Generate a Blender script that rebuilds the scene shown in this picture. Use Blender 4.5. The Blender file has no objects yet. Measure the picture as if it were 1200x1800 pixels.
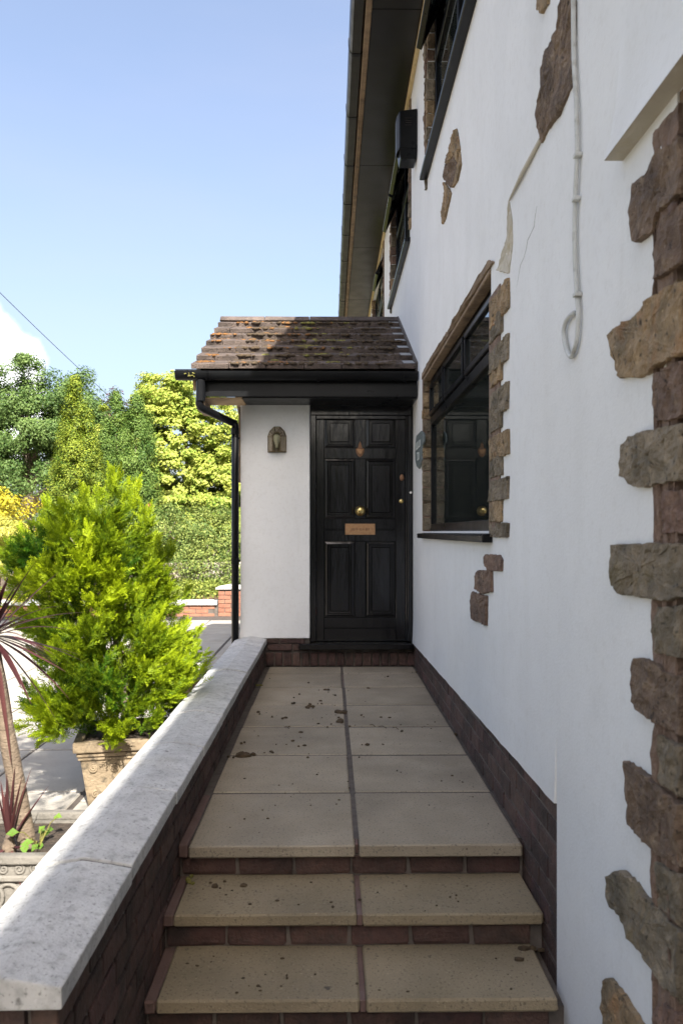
import bpy, bmesh, math, random
import numpy as np
from mathutils import Vector, Matrix, noise as mnoise

# ------------------------------------------------------------------ camera, sky, sun, exposure
SC = bpy.context.scene
COL = SC.collection
FPX, HOR, HC, YAW = 1449.0, 935.0, 1.131, 20.0 / 1449.0
cam_d = bpy.data.cameras.new('camera')
cam = bpy.data.objects.new('camera', cam_d); COL.objects.link(cam)
cam.location = (0, 0, HC)
cam.rotation_euler = (math.radians(90), 0, -YAW)
cam_d.sensor_fit = 'VERTICAL'; cam_d.sensor_height = 36.0; cam_d.lens = FPX / 1800 * 36
cam_d.shift_y = 35.0 / 1800
cam_d.clip_start = 0.05; cam_d.clip_end = 3000
cam_d.dof.use_dof = True; cam_d.dof.focus_distance = 6.0; cam_d.dof.aperture_fstop = 6.3
SC.camera = cam

SUN = Vector((0.28, -1.09, 1.0)).normalized()          # towards the sun
ELEV = math.asin(SUN.z); AZ = math.atan2(SUN.x, SUN.y)
W = bpy.data.worlds.new('World'); SC.world = W; W.use_nodes = True
nt = W.node_tree; N = nt.nodes; L = nt.links; N.clear()
wo = N.new('ShaderNodeOutputWorld'); bg = N.new('ShaderNodeBackground')
sky = N.new('ShaderNodeTexSky'); sky.sky_type = 'NISHITA'; sky.sun_disc = False
sky.sun_elevation = ELEV; sky.sun_rotation = AZ; sky.air_density = 1.0; sky.dust_density = 5.0; sky.ozone_density = 1.4
bg.inputs['Strength'].default_value = 0.125
tc = N.new('ShaderNodeTexCoord')
nz = N.new('ShaderNodeTexNoise'); nz.inputs['Scale'].default_value = 9; nz.inputs['Detail'].default_value = 7
L.new(tc.outputs['Generated'], nz.inputs['Vector'])
sub = N.new('ShaderNodeVectorMath'); sub.operation = 'SUBTRACT'; sub.inputs[1].default_value = (.5, .5, .5)
L.new(nz.outputs['Color'], sub.inputs[0])
scl = N.new('ShaderNodeVectorMath'); scl.operation = 'SCALE'; scl.inputs['Scale'].default_value = 0.09
L.new(sub.outputs[0], scl.inputs[0])
dirn = N.new('ShaderNodeVectorMath'); dirn.operation = 'ADD'
L.new(tc.outputs['Generated'], dirn.inputs[0]); L.new(scl.outputs[0], dirn.inputs[1])
prev = None
for az, el, r in ((-24.4, 9.4, .100), (-36, 9, .13), (-70, 14, .16), (95, 12, .2), (160, 15, .18), (-140, 12, .2)):   # fair-weather cumulus round the horizon
    a, e = math.radians(az), math.radians(el)
    dn = N.new('ShaderNodeVectorMath'); dn.operation = 'DISTANCE'
    dn.inputs[1].default_value = (math.sin(a) * math.cos(e), math.cos(a) * math.cos(e), math.sin(e))
    L.new(dirn.outputs[0], dn.inputs[0])
    mr = N.new('ShaderNodeMapRange'); mr.interpolation_type = 'SMOOTHSTEP'
    mr.inputs['From Min'].default_value = r * 1.03; mr.inputs['From Max'].default_value = r * .86
    L.new(dn.outputs['Value'], mr.inputs['Value'])
    if prev is None: prev = mr.outputs[0]
    else:
        mx = N.new('ShaderNodeMath'); mx.operation = 'MAXIMUM'
        L.new(prev, mx.inputs[0]); L.new(mr.outputs[0], mx.inputs[1]); prev = mx.outputs[0]
veil = N.new('ShaderNodeMix'); veil.data_type = 'RGBA'; # thin high haze
vn = N.new('ShaderNodeTexNoise'); vn.inputs['Scale'].default_value = 2.2; vn.inputs['Detail'].default_value = 5
vm = N.new('ShaderNodeMapping'); vm.inputs['Scale'].default_value = (1, 1.6, 4); L.new(tc.outputs['Generated'], vm.inputs['Vector']); L.new(vm.outputs[0], vn.inputs['Vector'])
vr = N.new('ShaderNodeMapRange'); vr.inputs['From Min'].default_value = .3; vr.inputs['From Max'].default_value = .7; vr.inputs['To Min'].default_value = .13; vr.inputs['To Max'].default_value = .26
L.new(vn.outputs['Fac'], vr.inputs['Value']); L.new(vr.outputs[0], veil.inputs['Factor'])
veil.inputs['B'].default_value = (2.75, 2.6, 3.0, 1); L.new(sky.outputs[0], veil.inputs['A'])
cm = N.new('ShaderNodeMix'); cm.data_type = 'RGBA'
cm.inputs['B'].default_value = (7.2, 7.2, 7.3, 1)
L.new(prev, cm.inputs['Factor']); L.new(veil.outputs['Result'], cm.inputs['A'])
L.new(cm.outputs['Result'], bg.inputs['Color']); L.new(bg.outputs[0], wo.inputs['Surface'])

sl = bpy.data.lights.new('sun', 'SUN'); sl.energy = 5.0; sl.angle = math.radians(.53); sl.color = (1, .95, .86)
so = bpy.data.objects.new('sun', sl); COL.objects.link(so)
so.rotation_euler = SUN.to_track_quat('Z', 'Y').to_euler(); so.location = SUN * 60
SC.view_settings.view_transform = 'Standard'; SC.view_settings.look = 'None'
SC.view_settings.gamma = 1; SC.view_settings.use_curve_mapping = False
SC.view_settings.exposure = 1.42
SC.render.engine = 'CYCLES'
SC.cycles.max_bounces = 8; SC.cycles.diffuse_bounces = 4; SC.cycles.transparent_max_bounces = 12
SC.cycles.use_denoising = True; SC.cycles.sample_clamp_indirect = 8

R = random.Random(11)
RNG = np.random.default_rng(7)

def P(u, v, x=None, y=None, z=None):
    """the point of the place that lies in direction (u, v) of the photograph on a known wall, floor or front"""
    cx = (u - 600) / FPX; cz = (HOR - v) / FPX
    c, s = math.cos(YAW), math.sin(YAW)
    d = (cx * c + s, c - cx * s, cz)
    t = x / d[0] if x is not None else (y / d[1] if y is not None else (z - HC) / d[2])
    return Vector((d[0] * t, d[1] * t, HC + d[2] * t))

# ------------------------------------------------------------------ materials
def mat(name, a, b=None, scale=6, rough=.8, bump=0, bscale=60, bdist=.01, rnd=0, metallic=0, spec=.5,
        layers=(), stretch=None, hue=0, detail=6):
    """a/b mixed by noise; layers: (colour, scale, lo, hi, amount, stretch); rnd: per-object brightness"""
    m = bpy.data.materials.new(name); m.use_nodes = True
    nt = m.node_tree; N = nt.nodes; L = nt.links
    bs = N['Principled BSDF']; geo = N.new('ShaderNodeNewGeometry')
    oi = N.new('ShaderNodeObjectInfo')
    def noise(sc, st, det=detail, seed=0):
        vec = geo.outputs['Position']
        if st:
            mp = N.new('ShaderNodeMapping'); mp.inputs['Scale'].default_value = st; L.new(vec, mp.inputs['Vector']); vec = mp.outputs[0]
        n = N.new('ShaderNodeTexNoise'); n.noise_dimensions = '4D'; n.inputs['W'].default_value = seed
        n.inputs['Scale'].default_value = sc; n.inputs['Detail'].default_value = det
        L.new(vec, n.inputs['Vector']); return n.outputs['Fac']
    def mapr(s, lo, hi, a0=0, a1=1):
        r = N.new('ShaderNodeMapRange'); r.inputs['From Min'].default_value = lo; r.inputs['From Max'].default_value = hi
        r.inputs['To Min'].default_value = a0; r.inputs['To Max'].default_value = a1
        L.new(s, r.inputs['Value']); return r.outputs[0]
    def mix(f, A, B, mode='MIX'):
        x = N.new('ShaderNodeMix'); x.data_type = 'RGBA'; x.blend_type = mode
        for k, val in (('Factor', f), ('A', A), ('B', B)):
            s = x.inputs[k]
            if hasattr(val, 'is_linked'): L.new(val, s)
            else: s.default_value = (*val, 1) if isinstance(val, tuple) else val
        return x.outputs['Result']
    col = mix(mapr(noise(scale, stretch), .3, .7), a, b if b else a)
    for i, ly in enumerate(layers):
        c, sc, lo, hi, amt = ly[:5]; st = ly[5] if len(ly) > 5 else None
        col = mix(mapr(noise(sc, st, 8, 3.7 * (i + 1)), lo, hi, 0, amt), col, c)
    if rnd or hue:
        hs = N.new('ShaderNodeHueSaturation')
        L.new(mapr(oi.outputs['Random'], 0, 1, 1 - rnd, 1 + rnd), hs.inputs['Value'])
        if hue:
            ad = N.new('ShaderNodeMath'); ad.operation = 'MULTIPLY'; ad.inputs[1].default_value = 7.31; L.new(oi.outputs['Random'], ad.inputs[0])
            fr = N.new('ShaderNodeMath'); fr.operation = 'FRACT'; L.new(ad.outputs[0], fr.inputs[0])
            L.new(mapr(fr.outputs[0], 0, 1, .5 - hue, .5 + hue), hs.inputs['Hue'])
        L.new(col, hs.inputs['Color']); col = hs.outputs[0]
    L.new(col, bs.inputs['Base Color'])
    rr = mapr(noise(scale * 2.3, stretch, 4, 9.1), .3, .7, max(.03, rough * .82), min(1, rough * 1.12)); L.new(rr, bs.inputs['Roughness'])
    bs.inputs['Metallic'].default_value = metallic; bs.inputs['Specular IOR Level'].default_value = spec
    if bump:
        bp = N.new('ShaderNodeBump'); bp.inputs['Strength'].default_value = bump; bp.inputs['Distance'].default_value = bdist
        L.new(noise(bscale, stretch, 8, 1.3), bp.inputs['Height']); L.new(bp.outputs[0], bs.inputs['Normal'])
    return m

def leaf_mat(name, c0, c1, trans=.35, rough=.55, tc=None):
    """colour runs c0..c1 by the leaf's own tint attribute; light passes through the blade"""
    m = bpy.data.materials.new(name); m.use_nodes = True
    nt = m.node_tree; N = nt.nodes; L = nt.links; bs = N['Principled BSDF']
    at = N.new('ShaderNodeAttribute'); at.attribute_name = 'tint'
    mx = N.new('ShaderNodeMix'); mx.data_type = 'RGBA'
    mx.inputs['A'].default_value = (*c0, 1); mx.inputs['B'].default_value = (*c1, 1)
    L.new(at.outputs['Fac'], mx.inputs['Factor']); L.new(mx.outputs['Result'], bs.inputs['Base Color'])
    bs.inputs['Roughness'].default_value = rough; bs.inputs['Specular IOR Level'].default_value = .3
    tr = N.new('ShaderNodeBsdfTranslucent'); L.new(mx.outputs['Result'], tr.inputs['Color'])
    ms = N.new('ShaderNodeMixShader'); ms.inputs[0].default_value = trans
    L.new(bs.outputs[0], ms.inputs[1]); L.new(tr.outputs[0], ms.inputs[2])
    L.new(ms.outputs[0], N['Material Output'].inputs['Surface']); return m

def glass_mat():
    m = bpy.data.materials.new('window_glass'); m.use_nodes = True
    nt = m.node_tree; N = nt.nodes; L = nt.links; N.remove(N['Principled BSDF'])
    g = N.new('ShaderNodeBsdfGlossy'); g.inputs['Roughness'].default_value = .015; g.inputs['Color'].default_value = (.92, .95, .95, 1)
    t = N.new('ShaderNodeBsdfTransparent'); t.inputs['Color'].default_value = (.72, .76, .74, 1)
    f = N.new('ShaderNodeFresnel'); f.inputs['IOR'].default_value = 1.75
    ms = N.new('ShaderNodeMixShader'); L.new(f.outputs[0], ms.inputs[0]); L.new(t.outputs[0], ms.inputs[1]); L.new(g.outputs[0], ms.inputs[2])
    df = N.new('ShaderNodeBsdfDiffuse'); df.inputs['Color'].default_value = (.45, .5, .45, 1)      # thin film of dirt
    m2 = N.new('ShaderNodeMixShader'); m2.inputs[0].default_value = .015; L.new(ms.outputs[0], m2.inputs[1]); L.new(df.outputs[0], m2.inputs[2])
    L.new(m2.outputs[0], N['Material Output'].inputs['Surface']); return m

V = {}
V['render'] = mat('white_render', (.70, .705, .70), (.755, .76, .755), 2.5, .92, .30, 110, .004,
                  layers=[((.56, .555, .53), 2.0, .52, .88, .28, (3, 3, .45)), ((.60, .56, .47), .9, .54, .8, .24), ((.44, .42, .37), 5, .66, .82, .22, (2, 2, .3)), ((.16, .15, .13), 90, .72, .78, .5), ((.60, .59, .565), 45, .5, .7, .3), ((.62, .62, .61), 9, .55, .75, .3)])
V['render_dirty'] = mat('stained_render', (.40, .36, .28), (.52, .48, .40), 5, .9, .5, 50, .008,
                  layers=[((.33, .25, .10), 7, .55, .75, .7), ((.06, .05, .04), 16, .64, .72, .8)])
V['ochre'] = mat('ochre_sealant', (.50, .38, .19), (.62, .50, .29), 8, .9, .6, 70, .008, layers=[((.2, .15, .08), 14, .6, .75, .6)])
V['brick'] = mat('brown_brick', (.058, .032, .027), (.095, .052, .042), 14, .87, .9, 90, .008, rnd=.32, hue=.012,
                  layers=[((.022, .019, .017), 9, .48, .70, .75), ((.20, .17, .145), 26, .64, .8, .3), ((.03, .026, .022), 50, .56, .7, .6)])
V['brick_red'] = mat('red_garden_brick', (.24, .10, .062), (.30, .135, .085), 10, .85, .5, 80, .005, rnd=.16, layers=[((.5, .36, .28), 14, .6, .8, .3)])
V['mortar'] = mat('mortar', (.105, .088, .075), (.16, .137, .117), 14, .95, .6, 120, .004, layers=[((.04, .034, .03), 8, .46, .70, .8)])
V['joint'] = mat('dark_joint', (.055, .045, .038), (.10, .082, .07), 18, .95, .6, 120, .004)
V['mortar_pink'] = mat('pink_mortar', (.17, .112, .08), (.25, .17, .125), 14, .95, 1, 60, .014, layers=[((.075, .05, .038), 12, .46, .68, .75), ((.33, .25, .19), 40, .6, .72, .5)])
V['cement'] = mat('grey_cement', (.33, .33, .31), (.44, .44, .41), 9, .9, .7, 70, .008, layers=[((.1, .09, .08), 18, .6, .7, .7)])
V['slab'] = mat('buff_paving', (.262, .222, .163), (.338, .29, .218), 4, .88, .8, 190, .004, rnd=.10,
                  layers=[((.16, .14, .11), 2.6, .46, .78, .6), ((.13, .115, .09), 1.3, .52, .72, .4), ((.07, .06, .045), 110, .56, .66, .6), ((.54, .48, .39), 150, .62, .7, .45), ((.035, .03, .025), 34, .67, .72, .75)])
V['slab_y'] = mat('yellow_buff_paving', (.235, .19, .118), (.31, .252, .165), 4, .88, .8, 190, .004, rnd=.08,
                  layers=[((.14, .118, .08), 2.6, .44, .76, .65), ((.07, .06, .042), 110, .56, .66, .6), ((.52, .44, .31), 150, .62, .7, .45), ((.035, .03, .025), 30, .67, .72, .75)])
V['slab_edge'] = mat('red_border', (.10, .06, .052), (.15, .095, .082), 8, .9, .5, 110, .005, layers=[((.23, .215, .21), 5, .56, .75, .6)])
V['pave'] = mat('pale_paving', (0.3444, 0.3198, 0.2788), (0.4182, 0.3895, 0.3444), 4, .9, .4, 140, .004, rnd=.06,
                  layers=[((0.2460, 0.2214, 0.1886), 2.5, .55, .8, .5), ((0.1312, 0.1148, 0.0984), 80, .6, .68, .5)])
V['coping'] = mat('white_coping', (.53, .53, .525), (.63, .63, .62), 9, .88, .9, 120, .005, detail=10,
                  layers=[((.36, .365, .365), 9, .42, .72, .6), ((.20, .20, .195), 38, .50, .72, .55), ((.42, .385, .29), 2.6, .56, .76, .4), ((.09, .09, .085), 110, .57, .68, .6), ((.045, .045, .04), 22, .66, .73, .65)])
V['stone'] = mat('brown_sandstone', (.125, .078, .053), (.215, .142, .098), 22, .93, 1, 55, .02, rnd=.14, hue=.012, detail=9,
                  layers=[((.062, .042, .034), 8, .46, .66, .75), ((.31, .22, .15), 34, .54, .72, .6), ((.36, .26, .17), 12, .62, .78, .5), ((.016, .012, .010), 60, .60, .68, .8), ((.34, .27, .21), 120, .60, .70, .5)])
V['stone_y'] = mat('ochre_sandstone', (0.196, 0.132, 0.069), (0.356, 0.253, 0.144), 20, .93, 1, 55, .02, rnd=.10, detail=9,
                  layers=[((0.098, 0.081, 0.052), 7, .46, .66, .75), ((0.345, 0.155, 0.057), 12, .56, .74, .55), ((0.018, 0.015, 0.011), 50, .60, .68, .85), ((0.483, 0.380, 0.241), 60, .58, .70, .5)])
V['stone_g'] = mat('grey_sandstone', (.13, .104, .070), (.235, .19, .132), 22, .93, 1, 55, .02, rnd=.14, detail=9,
                  layers=[((.065, .055, .035), 9, .46, .66, .75), ((.36, .29, .20), 36, .56, .72, .55), ((.016, .013, .010), 60, .60, .68, .8), ((.48, .45, .40), 70, .69, .75, .6), ((.15, .115, .04), 7, .58, .74, .45)])
V['paint'] = mat('black_gloss_paint', (.004, .004, .0047), (.007, .007, .008), 8, .16, .55, 13, .006, spec=.6, stretch=(1, 1, .25))
V['upvc'] = mat('black_plastic', (.0045, .005, .006), (.0075, .008, .009), 5, .32, .04, 40, .003, spec=.2, layers=[((.05, .047, .044), 14, .66, .82, .3)])
V['upvc_d'] = mat('dusty_black_plastic', (0.0120, 0.0108, 0.0102), (0.0204, 0.0180, 0.0162), 4, .46, .1, 40, .003, spec=.4, layers=[((0.0600, 0.0480, 0.0360), 10, .6, .8, .4)])
V['soffit'] = mat('black_soffit', (0.0060, 0.0054, 0.0051), (0.0120, 0.0102, 0.0090), 2, .36, .1, 30, .003, spec=.3, layers=[((0.0960, 0.0840, 0.0660), 26, .72, .77, .6)])
V['glass'] = glass_mat()
V['dark'] = mat('dim_interior', (.05, .05, .045), (.08, .075, .07), 2, .9)
V['curtain'] = mat('grey_curtain', (.22, .22, .2), (.3, .3, .28), 3, .9)
V['brass'] = mat('brass', (.62, .46, .17), (.70, .55, .24), 30, .3, .1, 60, .002, metallic=1)
V['bronze'] = mat('dull_bronze', (.34, .19, .10), (.45, .28, .15), 40, .5, .2, 80, .002, metallic=.75)
V['bronze_d'] = mat('dark_bronze', (.16, .085, .05), (.25, .14, .08), 40, .5, .2, 80, .002, metallic=.7)
V['white_p'] = mat('white_plastic', (.75, .73, .68), None, 5, .4)
V['cable'] = mat('grey_cable', (.46, .47, .45), (.56, .57, .55), 20, .65, layers=[((.22, .19, .15), 26, .54, .72, .7)])
V['tile'] = mat('brown_roof_tile', (0.0784, 0.0592, 0.0496), (0.1360, 0.1040, 0.0880), 9, .92, 1, 90, .010, rnd=.16,
                  layers=[((0.0320, 0.0240, 0.0200), 6, .46, .66, .8), ((0.2640, 0.2000, 0.1600), 34, .60, .72, .45), ((0.0160, 0.0128, 0.0112), 80, .56, .66, .75)])
V['tile_d'] = mat('slate_grey_roof', (.07, .06, .055), (.11, .095, .085), 6, .85, .7, 60, .01)
V['lead'] = mat('lead_flashing', (.28, .29, .30), (.36, .37, .38), 12, .55, .2, 50, .004)
V['moss_o'] = mat('orange_moss', (.15, .068, .022), (.23, .11, .03), 40, .95, 1, 120, .01, layers=[((.10, .05, .02), 60, .5, .7, .7)])
V['moss_y'] = mat('yellow_moss', (.13, .125, .025), (.21, .195, .045), 40, .95, 1, 120, .01, layers=[((.12, .10, .03), 60, .5, .7, .7)])
V['moss_d'] = mat('dark_moss', (.045, .032, .02), (.09, .06, .03), 40, .95, 1, 120, .01)
V['timber'] = mat('bare_timber', (.33, .22, .12), (.45, .32, .19), 14, .75, .4, 60, .004, stretch=(.3, .3, 1), layers=[((.14, .09, .05), 10, .55, .75, .6)])
V['timber_w'] = mat('weathered_timber', (.15, .10, .062), (.26, .185, .115), 9, .85, .7, 60, .008, layers=[((.06, .05, .04), 12, .55, .72, .7), ((.45, .36, .24), 18, .62, .75, .5)])
V['pot'] = mat('weathered_stone_pot', (0.2040, 0.1530, 0.0978), (0.2890, 0.2253, 0.1487), 7, .9, .8, 60, .010, layers=[((0.0638, 0.0527, 0.0382), 5, .46, .66, .8), ((0.0340, 0.0298, 0.0238), 26, .54, .68, .75)])
V['pot_g'] = mat('grey_stone_pot', (0.1400, 0.1295, 0.1120), (0.2170, 0.1995, 0.1750), 9, .9, .8, 70, .008, layers=[((0.0840, 0.0770, 0.0630), 12, .52, .7, .8)])
V['soil'] = mat('soil', (.035, .025, .018), (.07, .05, .035), 20, .95, 1, 50, .03)
V['bed'] = mat('bark_mulch', (.16, .10, .06), (.26, .17, .10), 9, .95, 1, 40, .04)
V['grass'] = mat('garden_ground', (.13, .105, .075), (.18, .15, .11), .8, .95, .5, 20, .05)
V['bark'] = mat('bark', (.15, .115, .085), (.24, .195, .15), 12, .9, .9, 40, .02, stretch=(1, 1, .35), layers=[((.06, .05, .04), 9, .55, .72, .7)])
V['bark_c'] = mat('palm_bark', (.12, .088, .06), (.21, .16, .115), 20, .9, .8, 60, .01, stretch=(1, 1, 2), layers=[((.08, .06, .045), 18, .52, .7, .7)])
V['wallpaint'] = mat('old_white_wall', (.36, .32, .26), (.46, .42, .35), 3, .9, .6, 30, .02, layers=[((.26, .2, .14), 3.5, .5, .68, .75), ((.1, .08, .06), 11, .58, .7, .6)])
V['slate'] = mat('slate_plaque', (.10, .125, .125), (.15, .18, .18), 20, .6, .3, 80, .003)
V['slate_w'] = mat('pale_enamel', (.52, .57, .55), (.62, .66, .64), 40, .5)
V['lampm'] = mat('aged_brass_lamp', (.10, .075, .045), (.17, .125, .075), 40, .5, .2, 60, .002, metallic=.7)
V['bulb'] = mat('pearl_bulb', (.62, .53, .36), (.7, .62, .45), 5, .35)
V['wire'] = mat('telephone_cable', (.10, .12, .15), None, 5, .6)

# ------------------------------------------------------------------ object helpers
WM = {}
def link(o, parent=None, world=None):
    world = world if world is not None else Matrix.Identity(4)
    COL.objects.link(o)
    o.matrix_basis = world; WM[o.name] = world.copy()
    if parent is not None:
        o.parent = parent; o.matrix_parent_inverse = WM[parent.name].inverted()
    return o
def empty(name, loc):
    o = bpy.data.objects.new(name, None); o.empty_display_size = .1
    return link(o, None, Matrix.Translation(loc))
def tag(o, label=None, cat=None, group=None, kind=None):
    if label: o['label'] = label
    if cat: o['category'] = cat
    if group: o['group'] = group
    if kind: o['kind'] = kind
    return o
def T(x, y, z, rz=0, rx=0, ry=0, s=None):
    m = Matrix.Translation((x, y, z)) @ Matrix.Rotation(rz, 4, 'Z') @ Matrix.Rotation(ry, 4, 'Y') @ Matrix.Rotation(rx, 4, 'X')
    if s: m = m @ Matrix.Diagonal((*s, 1))
    return m

class MB:
    def __init__(s): s.v = []; s.f = []
    def add(s, vs, fs):
        k = len(s.v); s.v += [tuple(p) for p in vs]; s.f += [tuple(i + k for i in f) for f in fs]; return s
    def box(s, x0, x1, y0, y1, z0, z1, mtx=None):
        vs = [Vector((x, y, z)) for z in (z0, z1) for y in (y0, y1) for x in (x0, x1)]
        if mtx is not None: vs = [mtx @ p for p in vs]
        return s.add(vs, [(0, 2, 3, 1), (4, 5, 7, 6), (0, 1, 5, 4), (2, 6, 7, 3), (0, 4, 6, 2), (1, 3, 7, 5)])
    def tube(s, pts, r, n=10, cap=True):
        pts = [Vector(p) for p in pts]; rs = r if isinstance(r, (list, tuple)) else [r] * len(pts)
        ref = None; rings = []
        for i, p in enumerate(pts):
            d = (pts[min(i + 1, len(pts) - 1)] - pts[max(i - 1, 0)]).normalized()
            if ref is None:
                ref = d.orthogonal().normalized()
            ref = (ref - d * ref.dot(d)).normalized(); b = d.cross(ref)
            rings.append([p + (ref * math.cos(t) + b * math.sin(t)) * rs[i] for t in [2 * math.pi * k / n for k in range(n)]])
        vs = [q for rg in rings for q in rg]; fs = []
        for i in range(len(pts) - 1):
            for k in range(n):
                fs.append((i * n + k, i * n + (k + 1) % n, (i + 1) * n + (k + 1) % n, (i + 1) * n + k))
        if cap: fs += [tuple(range(n))[::-1], tuple(range((len(pts) - 1) * n, len(pts) * n))]
        return s.add(vs, fs)
    def lathe(s, prof, c, axis, n=20):
        """prof: (radius, height along axis)"""
        a = Vector(axis).normalized(); e = a.orthogonal().normalized(); g = a.cross(e); c = Vector(c)
        vs = [c + a * h + (e * math.cos(t) + g * math.sin(t)) * max(r, 1e-4) for r, h in prof for t in [2 * math.pi * k / n for k in range(n)]]
        fs = [(i * n + k, i * n + (k + 1) % n, (i + 1) * n + (k + 1) % n, (i + 1) * n + k) for i in range(len(prof) - 1) for k in range(n)]
        fs += [tuple(range(n))[::-1], tuple(range((len(prof) - 1) * n, len(prof) * n))]
        return s.add(vs, fs)
    def prism(s, poly, dvec):
        """poly: 3D loop, extruded along dvec"""
        n = len(poly); d = Vector(dvec); poly = [Vector(p) for p in poly]
        vs = poly + [p + d for p in poly]
        fs = [tuple(range(n))[::-1], tuple(range(n, 2 * n))] + [(i, (i + 1) % n, n + (i + 1) % n, n + i) for i in range(n)]
        return s.add(vs, fs)
    def mesh(s, name, m, bevel=0, smooth=False, seg=1, jitter=0, rnd=R):
        me = bpy.data.meshes.new(name); me.from_pydata(s.v, [], s.f); me.materials.append(m)
        bm = bmesh.new(); bm.from_mesh(me)
        bmesh.ops.recalc_face_normals(bm, faces=bm.faces)
        if bevel:
            es = [e for e in bm.edges if len(e.link_faces) == 2 and e.calc_face_angle(0) > .5]
            bmesh.ops.bevel(bm, geom=es, offset=bevel, segments=seg, profile=.6, affect='EDGES', clamp_overlap=True)
        if jitter:
            for v in bm.verts: v.co += Vector((rnd.uniform(-1, 1), rnd.uniform(-1, 1), rnd.uniform(-1, 1))) * jitter
        bm.to_mesh(me); bm.free()
        if smooth: me.polygons.foreach_set('use_smooth', [True] * len(me.polygons))
        return me
    def build(s, name, m, parent=None, **k):
        return link(bpy.data.objects.new(name, s.mesh(name, m, **k)), parent)
def B(name, m, parent, x0, x1, y0, y1, z0, z1, bevel=.003, **k):
    return MB().box(x0, x1, y0, y1, z0, z1).build(name, m, parent, bevel=bevel, **k)
def inst(name, me, parent, world):
    return link(bpy.data.objects.new(name, me), parent, world)

def brick_meshes(m, l=.215, d=.06, h=.065, n=5, j=.0022, bev=.004, name='brick'):
    return [MB().box(-l / 2, l / 2, -d / 2, d / 2, -h / 2, h / 2).mesh(name, m, bevel=bev, jitter=j) for _ in range(n)]

def stone(name, outline, parent, m, xf=.70, depth=.014, rough=.006, seed=0, inset=.90, back=.02):
    """a rough face stone set into the wall plane x = xf: outline is a loop of (y, z), its face stands out towards -x"""
    rr = random.Random(seed); pts = []
    n = len(outline)
    for i in range(n):
        a, b = Vector(outline[i]), Vector(outline[(i + 1) % n]); k = max(1, int((b - a).length / .013))
        for q in range(k):
            p = a.lerp(b, q / k)
            pts.append(p + Vector((rr.uniform(-1, 1), rr.uniform(-1, 1))) * (.0032 if q else .001))
    c = sum(pts, Vector((0, 0))) / len(pts); k = len(pts)
    def nz(p, f=9): return mnoise.noise(Vector((p[0] * f + seed * 3.1, p[1] * f, seed * 1.7)))
    vs = []
    rings = ((1, back, 0), (1.0, -depth * .75, .5), (.982, -depth, .9), (inset, -depth, 1), (.75, -depth, 1.1), (.6, -depth, 1.1), (.45, -depth, 1.1), (.3, -depth, 1.1), (.15, -depth, 1.1))
    for sc, dx, nf in rings:
        for p in pts:
            q = c + (p - c) * sc; vs.append((xf + dx + rough * nf * (nz(q) + .9 * nz(q, 23) + .8 * nz(q, 51)), q.x, q.y))
    fs = []
    for r in range(len(rings) - 1):
        for i in range(k): fs.append((r * k + i, r * k + (i + 1) % k, (r + 1) * k + (i + 1) % k, (r + 1) * k + i))
    vs.append((xf - depth, c.x, c.y)); o = (len(rings) - 1) * k
    for i in range(k): fs.append((o + i, o + (i + 1) % k, len(vs) - 1))
    return MB().add(vs, fs).build(name, m, parent)
def stone_px(name, px, parent, m, xf=.70, **k):
    return stone(name, [(q.y, q.z) for q in (P(u, v, x=xf - .02) for u, v in px)], parent, m, xf, **k)
# ================================================================== THE SETTING
GZ = -.35
tag(MB().add([(-700, -700, GZ - .06), (700, -700, GZ - .06), (700, 900, GZ - .06), (-700, 900, GZ - .06)], [(0, 1, 2, 3)]).build('ground', V['grass']), kind='structure')

pav = B('garden_paving', V['joint'], None, -9.2, -.80, -2.6, 14.55, GZ - .055, GZ - .005, bevel=0); tag(pav, kind='structure')
sm = [MB().box(-.294, .294, -.446, .446, -.03, 0).mesh('paving_slab', V['pave'], bevel=.005, jitter=.0012) for _ in range(4)]
for i in range(13):
    for j in range(-8, 11):
        x = -1.40 - .605 * (i + .5); y = 4.716 + .915 * (j + .5)
        if y > 14.3 or (x < -5.5 and y < 3): continue
        inst('paving_slab', sm[(i * 3 + j * 5) % 4], pav, T(x, y, GZ + R.uniform(-.002, .002), R.uniform(-.003, .003)))
sb = [MB().box(-.280, .280, -.292, .292, -.03, 0).mesh('paving_slab', V['pave'], bevel=.005, jitter=.0012) for _ in range(3)]
for j in range(27):
    y = -1.2 + .605 * j
    if y < 14.3: inst('paving_slab', sb[j % 3], pav, T(-1.095, y, GZ + R.uniform(-.002, .002)))
fore = B('forecourt', V['pave'], None, -.80, .69, -9, 2.38, GZ - .05, GZ - .016, bevel=0); tag(fore, kind='structure')

# ---------------------------------------------------- entrance path (raised) and its slabs
path = B('entrance_path', V['joint'], None, -.548, .708, 3.05, 6.95, -.37, -.0045, bevel=0); tag(path, kind='structure')
rows = [2.975 + .604 * k for k in range(7)] + [6.925]
for r in range(7):
    ya, yb = rows[r] + (.011 if r else .0), rows[r + 1] - .011
    for xa, xb in ((-.511, .090), (.104, .700)):
        dz = R.uniform(-.0015, .0015)
        B('slab', V['slab'], path, xa + R.uniform(0, .004), xb - R.uniform(0, .004), ya, yb, -.046, dz, bevel=.006, jitter=.0012)
yy = 2.985
while yy < 6.9:                                  # narrow border pieces against the low wall
    ln = R.uniform(.5, .66); y1 = min(yy + ln, 6.92)
    B('border_strip', V['slab_edge'], path, -.546, -.517, yy + .004, y1, -.05, -.004 - R.uniform(0, .006), bevel=.004, jitter=.001); yy = y1
yy = 3.0
while yy < 6.9:                                  # pointing strip down the middle
    y1 = min(yy + R.uniform(.15, .5), 6.92)
    B('joint_strip', V['slab_edge'], path, .0915, .1025, yy + .003, y1, -.04, -.004 - R.uniform(0, .003), bevel=.002, jitter=.0008); yy = y1

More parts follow.
